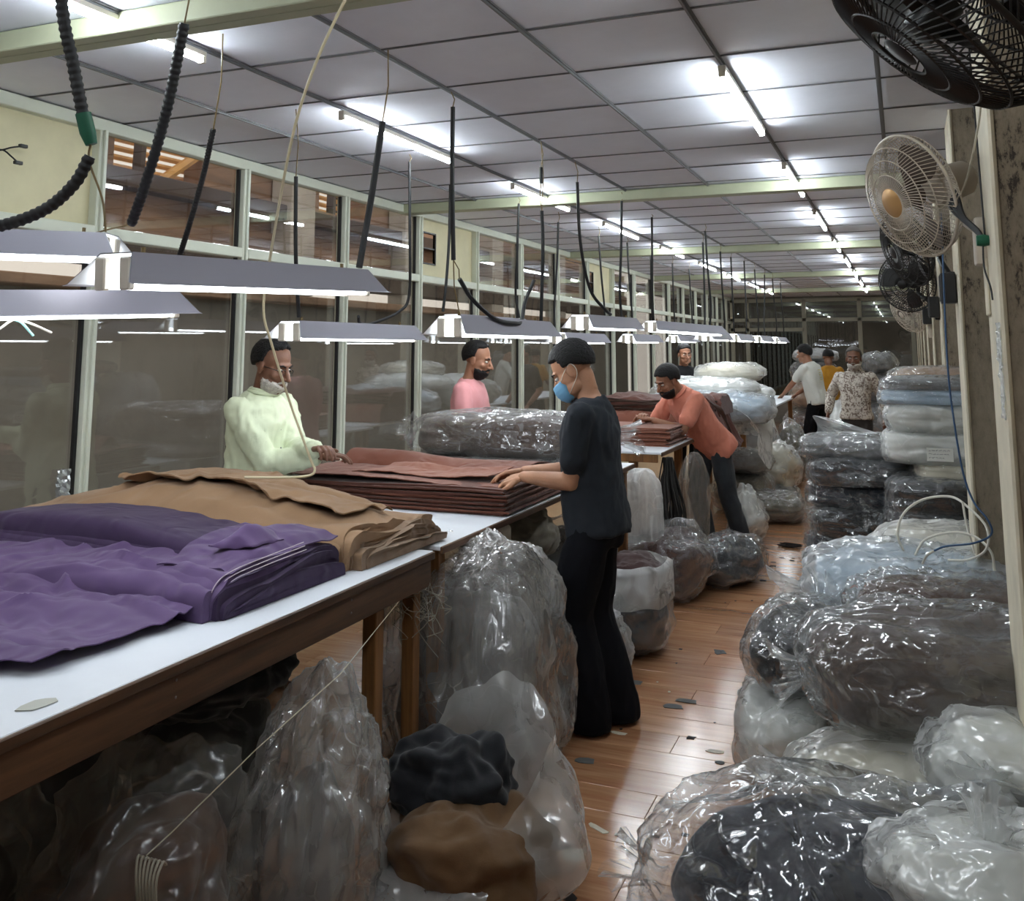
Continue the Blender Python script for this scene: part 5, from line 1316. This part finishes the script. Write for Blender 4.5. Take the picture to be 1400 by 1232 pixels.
    if shirt is not None:
        g = MB(); o_ = .016
        L0 = -shirt_len
        add_loft(g, [(spine(L0), (.172 + flare) * s, .130 * s * fat), (spine(L0 + .06), (.172 + flare) * s, .132 * s * fat), (spine(.02, .004), .170 * s, .130 * s * fat), (spine(.14, .012), .160 * s, .124 * s * fat), (spine(.28, .006), .170 * s, .126 * s), (spine(.38), .182 * s, .124 * s), (spine(.455, -.006), .182 * s, .102 * s), (spine(.505, -.012), .118 * s, .078 * s), (spine(.532, -.010), .070 * s, .066 * s)], lat)
        for nm in 'LR':
            if sleeve == 'short':
                e1 = shl[nm] + (elb[nm] - shl[nm]) * .72
                add_limb(g, [shl[nm], (shl[nm] + e1) / 2, e1 - (elb[nm] - shl[nm]) * .05], [.062 * s, .066 * s, .065 * s])
            else:
                add_limb(g, [shl[nm], shl[nm] * .5 + elb[nm] * .5, elb[nm]], [.062 * s, .062 * s, .056 * s])
                add_limb(g, [elb[nm], elb[nm] * .6 + wr[nm] * .4, elb[nm] * .10 + wr[nm] * .90], [.056 * s, .054 * s, .040 * s])
        A, F0, N = remeshed(g.V, g.F, .012 if not lowres else .016, 3)
        A = wrinkle(A, N, fold, 9, (1, 1, .55), sd_); A = wrinkle(A, N, fold * .45, 21, (1, 1, .6), sd_ + 9)
        obj('shirt', A, F0, shirt, t, True)
        if collar:
            cb_ = MB()
            for k in range(2):
                P = []
                for i in range(19):
                    a = 2 * PI * i / 18 + PI / 2
                    P.append(neck0 + upn * (.022 + .010 * (1 - k) - .012 * max(0, math.sin(a))) * s + lat * math.cos(a) * (.068 + .006 * k) * s + fwd * (math.sin(a) * (.068 + .006 * k) + .006) * s)
                cb_.tube([tuple(p) for p in P], .011, 6)
            obj('collar', cb_.V, cb_.F, collar, t, True)
    if trousers is not None:
        g = MB()
        add_loft(g, [(spine(-.13), .12 * s, .10 * s), (spine(-.07), .160 * s, .118 * s), (spine(0), .156 * s, .114 * s), (spine(.05, .004), .150 * s, .108 * s)], lat)
        for nm in 'LR':
            add_limb(g, [hip[nm], hip[nm] * .5 + knee[nm] * .5, knee[nm]], [.088 * s, (.086 + legw * .6) * s, (.074 + legw) * s])
            e1 = ank[nm] + v3(0, 0, -.035)
            add_limb(g, [knee[nm], knee[nm] * .5 + e1 * .5, e1 * .985 + knee[nm] * .015], [(.076 + legw) * s, (.074 + legw * 1.2) * s, (.072 + legw * .8) * s])
        A, F0, N = remeshed(g.V, g.F, .013 if not lowres else .018, 3)
        A = wrinkle(A, N, fold * .9, 8, (1, 1, .5), sd_ + 4)
        A[:, 2] = np.maximum(A[:, 2], .018)
        obj('trousers', A, F0, trousers, t, True)
    return t, dict(hc=hc, Rh=Rh, s=s * 1.06, tw=tw, wr=wr, elb=elb, shl=shl, spine=spine, fwd=fwd, lat=lat, up=up, neck0=neck0, upn=upn)

skin_d = skin_mat('dark', (112, 76, 58)); skin_m = skin_mat('mid', (150, 106, 82)); skin_l = skin_mat('light', (172, 126, 98))
M['shirt_green'] = fabric('pale_green_shirt', rgb(206, 214, 184), .8, .05, .1, .1, 300)
M['shirt_pink'] = fabric('pink_tee', rgb(216, 150, 152), .85, .05)
M['tee_charcoal'] = fabric('charcoal_tee', rgb(40, 44, 50), .85, .08, .03)
M['polo'] = fabric('salmon_polo', rgb(212, 134, 112), .85, .06)
M['tee_black'] = fabric('black_tee', rgb(30, 30, 33), .85, .08, .03)
M['tee_white'] = fabric('white_tee', rgb(206, 206, 198), .85, .05)
M['trouser_navy'] = fabric('navy_trousers', rgb(13, 14, 20), .9, .1, .0)
M['trouser_black'] = fabric('black_trousers', rgb(20, 20, 23), .9, .1, .0)
M['jeans'] = fabric('dark_jeans', rgb(52, 57, 62), .9, .25)
M['trouser_brown'] = fabric('dark_brown_trousers', rgb(52, 46, 44), .9, .1)
M['yellow'] = fabric('mustard_shirt', rgb(164, 116, 34), .9, .1)
def floral_mat():
    m, nt, N, L, b = mat_new('floral_shirt')
    tc = N.new('ShaderNodeTexCoord'); n = N.new('ShaderNodeTexNoise'); setin(n, Scale=26.0, Detail=4.0, Distortion=1.6); L.new(tc.outputs['Object'], n.inputs['Vector'])
    cr = N.new('ShaderNodeValToRGB'); L.new(n.outputs[0], cr.inputs[0]); e = cr.color_ramp.elements
    e[0].position = .42; e[0].color = rgb(120, 104, 94); e[1].position = .52; e[1].color = rgb(206, 198, 186)
    L.new(cr.outputs[0], b.inputs['Base Color']); setin(b, Roughness=.85); return m
M['floral'] = floral_mat()
# man in the pale green shirt, behind the brown stack
p1, q1 = person('man in pale green long-sleeved shirt and glasses, white beard, lifting the brown cloth', (-3.06, 4.05, 0), -PI / 2 - .06, skin_d, 1.70, lean=.06, head_pitch=.34, fat=1.18,
    hands={'L': (.06, .42, 1.175), 'R': (-.03, .36, 1.125)}, poles={'L': (-.3, -.6, -1), 'R': (.3, -.6, -1)}, curl={'L': .5, 'R': .42},
    shirt=M['shirt_green'], sleeve='long', trousers=M['trouser_brown'], hair='receding', beard='white', fold=.013, collar=M['shirt_green'], shirt_len=.14)
gl = MB()
for sd in (-1, 1):
    P = [(sd * (.031 + .022 * math.cos(a)), .101 - .004 * abs(math.cos(a)), -.002 + .015 * math.sin(a)) for a in np.linspace(0, 2 * PI, 17)]
    gl.tube(P, .0018, 5); gl.tube([(sd * .053, .098, .004), (sd * .066, .06, .004), (sd * .077, .0, .0)], .0018, 5)
gl.tube([(-.009, .104, .002), (0, .107, .004), (.009, .104, .002)], .0016, 5)
obj('glasses', q1['tw'](np.array(gl.V)), gl.F, M['black_plastic'], p1, True)
# placket, buttons and pocket
for k in range(4):
    c = q1['spine'](.36 - .09 * k, .128 + .012 * k)
    D, F0 = cube_sphere(3); obj('button', D * .006 + c, F0, M['grid'], p1, True)
# man in the pink T-shirt
p2, q2 = person('bearded man in pink T-shirt standing behind the clear plastic roll', (-2.98, 6.42, 0), -PI / 2 + .10, skin_m, 1.70, lean=.04, head_pitch=.25,
    hands={'L': (-.16, .30, 1.02), 'R': (.16, .30, 1.02)}, shirt=M['shirt_pink'], trousers=M['trouser_black'], hair='receding', beard='black', lowres=True)
# man with the mask
p3, q3 = person('man in charcoal T-shirt and blue face mask, bent over the brown stack', (-1.33, 4.27, 0), PI / 2 + .05, skin_l, 1.70, lean=.07, head_pitch=.62, head_off=(0, .015, -.012),
    hands={'L': (-.09, .325, 1.070), 'R': (.06, .37, 1.075)}, poles={'L': (-.25, -1, -.8), 'R': (.3, -1, -.8)}, curl={'L': .45, 'R': .3}, palm_n={'L': (.45, .1, -1), 'R': (-.4, .1, -1)}, hand_dir={'L': (.25, 1, -.28), 'R': (-.15, 1, -.18)},
    feet=((-.085, .02), (.085, -.07)), legw=.032, shirt=M['tee_charcoal'], trousers=M['trouser_navy'], hair='short', fold=.009, shirt_len=.07, voxel=.009, fat=1.08)
D, F0 = cube_sphere(18)
mk = np.clip(np.minimum(np.minimum((D[:, 1] - .10) / .12, (.48 - D[:, 2]) / .06), (D[:, 2] + .88) / .06), 0, 1)
rad = .78 + .30 * mk + .012 * np.sin(D[:, 2] * 26) * mk
msk = obj('face_mask', q3['tw']((D * rad[:, None] * v3(.066, .078, .072) + v3(0, .044, -.048)) * q3['s']), F0, plain('surgical_blue', rgb(112, 168, 206), .7), p3, True)
for sd in (-1, 1):
    lb = MB().tube(smooth_path([(sd * .058, .062, -.02), (sd * .072, .03, .0), (sd * .080, -.02, .018), (sd * .082, -.034, -.01), (sd * .078, -.02, -.04), (sd * .070, .03, -.07), (sd * .055, .062, -.085)], 4), .0018, 5)
    obj('ear_loop', q3['tw'](np.array(lb.V) * q3['s']), lb.F, M['white_plastic'], msk, True)
# man in the salmon polo shirt leaning on the table
p4, q4 = person('bearded man in salmon polo shirt and dark jeans leaning forward onto the table', (-1.46, 8.24, 0), PI / 2 + .86, skin_m, 1.68, lean=.70, pel=(0, .10), pelz=.90, head_pitch=.45, head_off=(0, .0, .0),
    hands={'L': (-.02, .72, 1.075), 'R': (.10, .70, 1.085)}, poles={'L': (-.9, -.6, -.8), 'R': (.9, -.4, -1)}, curl=.65,
    feet=((-.10, -.12), (.10, .08)), shirt=M['polo'], trousers=M['jeans'], hair='full', beard='black', fold=.011, collar=M['polo'], shirt_len=.11, flare=.03)
# man in the black shirt
p5, q5 = person('man in black shirt standing behind the white bundles near the windows', (-2.62, 12.2, 0), PI + .55, skin_m, 1.70, head_pitch=.1, hands={'L': (-.25, .15, .9), 'R': (.25, .15, .9)}, shirt=M['tee_black'], trousers=M['trouser_black'], hair='short', lowres=True)
# man in the white T-shirt
p6, q6 = person('man in white T-shirt and black trousers seen from behind, reaching over the far table', (-1.19, 14.6, 0), PI / 2 - .45, skin_m, 1.72, lean=.22, head_pitch=.15, hands={'L': (-.10, .50, .97), 'R': (.20, .45, .97)}, poles={'L': (-1, -.3, -1), 'R': (1, -.3, -1)},
    shirt=M['tee_white'], trousers=M['trouser_black'], hair='full', lowres=True)
M['print_yellow'] = plain('yellow_print', rgb(196, 180, 90), .8)
pr = MB()
for k in range(5):
    c = q6['spine'](.40 - .035 * k, -.136)
    pr.tube([tuple(c + q6['lat'] * (-.03 + .01 * (k % 2))), tuple(c - q6['fwd'] * .004), tuple(c + q6['lat'] * (.035 - .008 * (k % 3)))], .005, 5)
obj('back_print', pr.V, pr.F, M['print_yellow'], p6, True)
# man in the floral shirt
p7, q7 = person('older man in loose floral shirt standing in the aisle facing the camera', (-.53, 11.65, 0), PI - .04, skin_d, 1.66, head_pitch=.05, hands={'L': (-.31, .06, .90), 'R': (.31, .02, .91)}, poles={'L': (-.3, -1, 0), 'R': (.3, -1, 0)}, palm_n={'L': (1, 0, 0), 'R': (-1, 0, 0)},
    shirt=M['floral'], sleeve='long', trousers=M['trouser_brown'], hair='grey', beard='white', lowres=True, shirt_len=.03, flare=.012, fold=.008, collar=M['floral'])
# person in the mustard shirt at the far pile
p8, q8 = person('person in mustard shirt standing with back turned beside the far pile', (-1.14, 16.4, 0), .1, skin_d, 1.62, head_pitch=.5, hands={'L': (-.2, .3, .95), 'R': (.2, .3, .95)}, shirt=M['yellow'], trousers=M['trouser_black'], hair='full', lowres=True)
# ------------------------------------------------------------------ wall fans
M['fan_black'] = plain('fan_black', rgb(30, 27, 26), .45, .2)
M['fan_cream'] = plain('fan_cream', rgb(190, 178, 162), .45)
M['fan_blade_black'] = plain('fan_blade_black', rgb(22, 21, 21), .35)
M['fan_blade_brown'] = plain('fan_blade_clear', rgb(96, 84, 76), .35)
M['badge_gold'] = plain('fan_badge_gold', rgb(196, 152, 98), .35, .4)
def fan(label, c, face, mat, blade_mat, R=.215, nw=72, wr=.0015, mount=None, badge=None, roll=0.0, boxmount=True):
    """cage fan: centre of the rim, direction it blows to, point on the pillar that carries it"""
    t = thing('wall_fan', label, 'fan', c, 0, 'fans mounted on the pillars')
    w = nrm(face); u = nrm(np.cross(w, (0, 0, 1))); v = np.cross(u, w)
    T = lambda P: (np.asarray(P, float)[:, [0]] * u + np.asarray(P, float)[:, [1]] * w + np.asarray(P, float)[:, [2]] * v)
    def put(name, mb, m, parent=t, sm=True): return obj(name, T(np.array(mb.V)), mb.F, m, parent, sm, 50)
    prof_f = [(.055, .082), (.10, .080), (.15, .070), (.19, .048), (R, .004)]
    prof_r = [(.075, -.088), (.12, -.080), (.17, -.060), (R * .97, -.030), (R, -.004)]
    for nm, prof in (('front_guard', prof_f), ('rear_guard', prof_r)):
        g = MB()
        for k in range(nw):
            a = 2 * PI * k / nw
            pts = [(r * math.cos(a + .10 * i), y, r * math.sin(a + .10 * i)) for i, (r, y) in enumerate(prof)]
            g.tube(pts, wr, 4, cap=False)
        for (r, y) in prof[:-1]: g.ring((0, y, 0), r, wr * 1.5, (1, 0, 0), (0, 0, 1), 40, 5)
        o = put(nm, g, mat); o['kind'] = 'stuff'
    g = MB(); g.ring((0, 0, 0), R + .002, .0055, (1, 0, 0), (0, 0, 1), 56, 8); put('rim_band', g, mat)
    br = .055 if badge else .034
    g = MB().lathe([(.001, .086), (br - .005, .085), (br, .080), (.001, .078)], (0, 0, 0), 'Y', 28); put('guard_badge', g, badge or mat)
    g = MB().lathe([(.001, .045), (.03, .042), (.036, .02), (.036, -.03), (.001, -.032)], (0, 0, 0), 'Y', 20); put('hub', g, blade_mat)
    for k in range(3):
        V = []; F = []; a0 = 2 * PI * k / 3 + roll
        for s in (0, 1):
            for i in range(9):
                for j in range(7):
                    r = .032 + (R - .05) * i / 8; q = j / 6
                    wd = .9 * math.sin(PI * min(1, .18 + .62 * i / 8)) 
                    a = a0 + (q - .5) * wd * (1.1 if i > 1 else .8)
                    V.append((r * math.cos(a), (.022 - .044 * q) + .002 * s, r * math.sin(a)))
        for i in range(8):
            for j in range(6):
                q = (i * 7 + j, i * 7 + j + 1, (i + 1) * 7 + j + 1, (i + 1) * 7 + j); F.append(q); F.append(tuple(63 + x for x in reversed(q)))
        o = obj('blade', T(np.array(V)), F, blade_mat, t, True)
    g = MB().lathe([(.001, -.245), (.045, -.24), (.062, -.22), (.066, -.16), (.066, -.10), (.058, -.088), (.001, -.086)], (0, 0, 0), 'Y', 26); put('motor_housing', g, mat)
    g = MB().tube([(0, -.17, .06), (0, -.17, .085)], .005, 8); put('oscillation_knob', g, M['grid'])
    if mount is not None:
        mv = v3(*mount) - v3(*c); b0 = -w * .17 - v * .05
        g = MB().tube(smooth_path([tuple(b0), tuple(b0 - v3(0, 0, .07)), tuple((b0 - v3(0, 0, .09)) * .4 + mv * .6), tuple(mv)], 5), .016, 8); obj('support_arm', g.V, g.F, mat, t, True)
        g = MB().bbox(mv[0] - .035, mv[0], mv[1] - .05, mv[1] + .05, mv[2] - .10, mv[2] + .05, .008, 2); obj('wall_bracket', g.V, g.F, mat, t, True, 40)
    return t
fan('black cage fan cut by the top right corner, nearest the camera', (0.075, 1.693, 2.217), (-.68, -.02, -.74), M['fan_black'], M['fan_blade_black'], .225, 84, .0019, (.262, 1.62, 2.02), None, .6)
fan('cream cage fan with gold badge on the nearest pillar', (.055, 3.56, 2.185), (-.80, -.50, -.33), M['fan_cream'], M['fan_blade_brown'], .218, 84, .0015, (.262, 3.36, 2.02), M['badge_gold'], .2)
fan('black cage fan just behind the cream one, tilted down', (.045, 5.60, 2.20), (-.88, -.34, -.34), M['fan_black'], M['fan_blade_black'], .215, 64, .0018, (.262, 5.3, 1.99), None, 0)
fan('dark cage fan turned towards the camera, on the third pillar', (.05, 7.75, 2.145), (-.45, -.86, -.24), M['fan_black'], M['fan_blade_black'], .22, 60, .002, (.262, 7.7, 1.96), None, .3)
fan('small far cage fan on the fourth pillar', (.06, 9.9, 2.0), (-.8, -.5, -.45), M['fan_cream'], M['fan_blade_brown'], .215, 48, .002, (.262, 9.8, 1.85), None, .3)
for i, (y, lab) in enumerate([(5.18, 'black switch box on the second pillar under the fan'), (7.55, 'black switch box on the third pillar'), (9.72, 'small black switch box on the fourth pillar')]):
    t = thing('switch_box', lab, 'switch box', (.26, y, 1.95), 0, 'switch boxes on the pillars')
    MB().bbox(-.075, -.004, -.05, .05, -.075, .075, .006, 2).build('box_body', M['black_plastic'], t)
    MB().bbox(-.079, -.073, -.04, .04, -.065, .065, .003, 1).build('box_lid', M['fan_black'], t)
# plate and plug on the near pillar
t = thing('socket_plate', 'cream socket plate stuck on the nearest pillar under the cable bundle', 'socket', (.26, 3.36, 1.86))
MB().bbox(-.008, 0.0, -.05, .05, -.10, .08, .003, 1).build('plate', M['cream_edge'], t)
t = thing('fan_cable', 'folded black fan cable tied in a bundle with a green taped plug', 'cable', (.22, 3.5, 2.12))
for k in range(6):
    P = [(.165 + .004 * k, 3.44, 2.13 + .010 * k), (.175 + .004 * k, 3.40, 2.10 + .008 * k), (.205, 3.33 + .003 * k, 2.055 + .004 * k), (.235, 3.27, 2.01 + .003 * k), (.25, 3.24, 1.985)]
    MB().tube(smooth_path(P, 5), .005, 6).build('cable_strand', M['black_rubber'], t, True, world=True)
g = MB(); g.lathe([(.001, -.022), (.016, -.02), (.019, 0), (.014, .02), (.001, .024)], (.245, 3.22, 1.985), 'X', 12); g.build('green_plug', M['green'], t, True, world=True)
MB().tube(smooth_path([(.242, 3.22, 1.975), (.240, 3.20, 1.90), (.25, 3.16, 1.84), (.252, 3.14, 1.80)], 5), .003, 6).build('thin_lead', M['black_rubber'], t, True, world=True)
t = thing('wall_cable', 'black cable running straight down the aisle face of the nearest pillar', 'cable', (.255, 3.12, 2.78))
MB().tube(smooth_path([(.252, 3.40, 2.78), (.252, 3.34, 2.5), (.252, 3.30, 2.25), (.252, 3.26, 2.0)], 4), .0032, 6).build('lead', M['black_rubber'], t, True, world=True)
t = thing('wall_cable', 'cream cable hanging slantwise from the nearest pillar to the cream fan', 'cable', (.25, 3.1, 2.46))
MB().tube(smooth_path([(.252, 3.0, 2.43), (.248, 3.15, 2.34), (.225, 3.4, 2.22), (.20, 3.58, 2.16)], 4), .0035, 6).build('lead', plain('cream_lead', rgb(190, 184, 168), .5), t, True, world=True)
t = thing('blue_cable', 'thin blue cable hanging past the second pillar in a loose loop', 'cable', (.17, 5.45, 1.95))
MB().tube(smooth_path([(.20, 4.9, 2.3), (.19, 4.88, 1.9), (.185, 4.86, 1.64), (.19, 4.84, 1.42), (.215, 4.80, 1.13), (.25, 4.76, .99), (.30, 4.70, .92), (.31, 4.70, .86), (.24, 4.72, .815), (.13, 4.74, .79), (.08, 4.75, .765)], 6), .0045, 8).build('cable_sheath', plain('blue_sheath', rgb(36, 72, 110), .4), t, True, world=True)
MB().tube(smooth_path([(.08, 4.75, .765), (.05, 4.76, .74), (.03, 4.78, .70)], 4), .005, 8).build('white_end', M['white_plastic'], t, True, world=True)
t = thing('white_hose', 'white cable coiled in two big loops on the pile before the white stack', 'cable', (.1, 5.0, .70))
hm_ = plain('white_sheath', rgb(216, 212, 200), .45)
MB().tube(smooth_path([(-.045, 5.0, .70), (-.07, 4.98, .78), (-.04, 4.98, .88), (.05, 5.02, .945), (.17, 5.02, .965), (.24, 4.90, .935), (.30, 4.80, .87), (.29, 4.78, .78), (.22, 4.84, .72), (.14, 4.9, .70)], 6), .0055, 8).build('loop', hm_, t, True, world=True)
MB().tube(smooth_path([(0, 4.95, .70), (.05, 4.95, .775), (.16, 4.92, .82), (.25, 4.86, .82), (.31, 4.80, .77), (.32, 4.8, .69)], 6), .0055, 8).build('loop', hm_, t, True, world=True)
MB().tube(smooth_path([(.215, 4.92, .96), (.225, 4.9, .86), (.25, 4.88, .74)], 4), .005, 8).build('loop', hm_, t, True, world=True)
# crumpled clear tape stuck along the edge of the near pillar
M['tape'] = film('shiny_tape', .25, (.9, .92, .92, 1), .08, 1.2, 40, .9)
t = thing('tape_strip', 'shiny crumpled clear tape stuck along the edge of the nearest pillar', 'tape', (.254, 3.05, 1.48))
V = []; F = []; r = np.random.RandomState(3)
for i in range(30):
    for j in range(6): V.append((.2535 - abs(r.normal()) * .003, 2.985 + .10 * j / 5 + r.normal() * .002, 1.46 + .27 * i / 29))
for i in range(29):
    for j in range(5): F.append((i * 6 + j, i * 6 + j + 1, (i + 1) * 6 + j + 1, (i + 1) * 6 + j))
V += [(x + .002, q, z) for x, q, z in V]; F += [tuple(180 + k for k in reversed(f)) for f in F]
obj('crumpled_tape', V, F, M['tape'], t, False, world=True)
t = thing('tape_strip', 'shiny crumpled plastic strip standing against the window left of the tan heap', 'tape', (-3.60, 3.30, .9))
V = []; F = []; r = np.random.RandomState(8)
for i in range(20):
    for j in range(6): V.append((-3.688 + r.normal() * .004, 3.40 + .075 * j / 5 + r.normal() * .004, .80 + .29 * i / 19))
for i in range(19):
    for j in range(5): F.append((i * 6 + j, i * 6 + j + 1, (i + 1) * 6 + j + 1, (i + 1) * 6 + j))
V += [(x + .002, q, z) for x, q, z in V]; F += [tuple(120 + k for k in reversed(f)) for f in F]
obj('crumpled_tape', V, F, plain('foil', rgb(206, 210, 212), .2, .7), t, False, world=True)

# ------------------------------------------------------------------ scraps on the floor, small things
def scrap(label, x, y, w, d, mat, seed, group=None, z=0.0, th=.002, name='paper_scrap', cat='scrap', rz=0.0):
    r = random.Random(seed); n = 9; P = []
    for k in range(n):
        a = 2 * PI * k / n; q = r.uniform(.7, 1.1)
        P.append((w / 2 * q * max(-1, min(1, 1.25 * math.cos(a))), d / 2 * q * max(-1, min(1, 1.25 * math.sin(a)))))
    mb = MB().prism(P, 'Z', 0.0, th)
    o = mb.build(name, mat); o.location = (x, y, z + .0005); o.rotation_euler = (0, 0, rz)
    tag(o, label, cat, group)
    return o
M['scrap_white'] = plain('scrap_white', rgb(206, 200, 182), .8, var=.15, vscale=40)
M['scrap_grey'] = plain('scrap_grey', rgb(86, 86, 84), .85, var=.15, vscale=40)
M['scrap_dark'] = plain('scrap_dark', rgb(40, 32, 30), .9)
scrap('dirty square white paper scrap on the floor near the open bag', -1.09, 3.20, .085, .085, M['scrap_white'], 1, rz=.4)
scrap('small grey-black fleck beside the dirty square paper scrap', -1.135, 3.235, .05, .02, M['scrap_dark'], 21, rz=.5)
scrap('narrow white label scrap lying between the open bag and the aisle middle', -1.07, 3.40, .085, .028, M['scrap_white'], 2, rz=-.55)
scrap('white paper strip on the floor just right of the masked man', -1.23, 4.22, .085, .03, M['scrap_white'], 3)
scrap('larger grey rectangular swatch in the middle of the aisle', -1.08, 4.62, .105, .06, M['scrap_grey'], 4, rz=.05)
scrap('smaller grey rectangular swatch overlapping the larger one', -1.035, 4.70, .095, .05, M['scrap_grey'], 5, rz=.1, z=.002)
scrap('white torn scrap near the white floor bag', -.81, 4.19, .075, .035, M['scrap_white'], 6)
scrap('dark speck of cloth beside the white torn scrap', -.77, 4.09, .045, .035, M['scrap_grey'], 7)
scrap('dark curled fleck in front of the white torn scrap', -.93, 4.29, .04, .035, M['scrap_dark'], 8)
scrap('grey leaf-shaped swatch farther up the aisle', -1.02, 5.5, .07, .085, M['scrap_grey'], 9, rz=.4)
scrap('whitish scrap with grey corner right of the masked man, beyond the paper strip', -1.30, 4.56, .055, .055, M['scrap_white'], 10)
scrap('dark grey swatch half under the huge milky bag', -1.28, 3.90, .085, .055, M['scrap_grey'], 11, rz=.2)
scrap('dark swatch half hidden behind the trousers of the masked man', -1.33, 4.86, .08, .06, M['scrap_grey'], 12)
scrap('dark fleck near the film of the bottom right bag', -.87, 3.42, .03, .015, M['scrap_dark'], 13)
scrap('dark spot on the floor by the bottom right navy bag', -.78, 3.47, .03, .022, M['scrap_dark'], 14)
scrap('dark scrap at the bottom edge of the floor', -1.04, 2.97, .07, .05, M['scrap_dark'], 15)
rsx = random.Random(12)
for k in range(16):
    scrap('small dark thread scrap scattered on the laminate of the middle aisle', -.97 + rsx.uniform(-.2, .2), 7.9 + rsx.uniform(-.7, .6), rsx.uniform(.02, .06), rsx.uniform(.02, .05), M['scrap_dark'], 30 + k, 'dark thread scraps in the middle aisle')
for k in range(14):
    scrap('tiny fleck of lint on the laminate of the near aisle', rsx.uniform(-1.25, -.75), rsx.uniform(3.3, 6.8), rsx.uniform(.008, .02), rsx.uniform(.008, .02), M['scrap_dark'] if k % 3 else M['scrap_white'], 60 + k, 'tiny lint flecks on the aisle floor')
t = thing('thread_tangle', 'tangled clump of dark thread lying on the aisle floor', 'thread', (-.97, 8.5, 0))
rt_ = random.Random(2); g = MB()
for i in range(12):
    q = [(rt_.uniform(-.10, .10), rt_.uniform(-.06, .06), .006 + rt_.uniform(0, .02)) for _ in range(4)]
    g.tube(smooth_path(q, 3), .004, 4)
o = g.build('threads', M['scrap_dark'], t, True); o['kind'] = 'stuff'
scrap('grey paper scrap lying on the white top of the nearest table', -1.755, 1.60, .05, .085, plain('scrap_beige', rgb(170, 170, 160), .7), 17, z=.9005)
t = thing('plastic_canister', 'white plastic canister standing under the brown fabric table', 'canister', (-1.90, 4.40, .60))
MB().bbox(-.075, .075, -.06, .06, 0, .20, .022, 3).build('canister_body', M['white_plastic'], t, True)
MB().tube(smooth_path([(-.05, 0, .20), (-.04, 0, .245), (.03, 0, .245), (.045, 0, .20)], 4), .011, 8).build('handle', M['white_plastic'], t, True)
t = thing('wire_stub', 'black wire stub with connectors sticking from the cream panel at upper left', 'wire', (-3.69, 3.0, 2.55))
for k, (dy, dz) in enumerate(((.09, .03), (.07, -.05))):
    MB().tube(smooth_path([(-3.70, 2.93, 2.52), (-3.66, 2.96, 2.53), (-3.64, 2.99, 2.53 + dz * .5), (-3.63, 2.93 + dy + .02, 2.53 + dz)], 4), .004, 6).build('wire', M['black_rubber'], t, True, world=True)
    MB().bbox(-3.64, -3.62, 2.93 + dy, 2.97 + dy, 2.522 + dz, 2.538 + dz, .003, 1).build('connector', M['black_plastic'], t, world=True)
t = thing('paper_stack', 'flat stack of white paper on the second table behind the clear roll', 'paper', (-2.45, 6.22, .897))
for k in range(3): MB().bbox(-2.62 + .02 * k, -2.1 + .015 * k, 6.02 + .01 * k, 6.27, .897 + .012 * k, .908 + .012 * k, .002, 1).build('paper_sheet', M['white_paint_metal'], t, world=True)
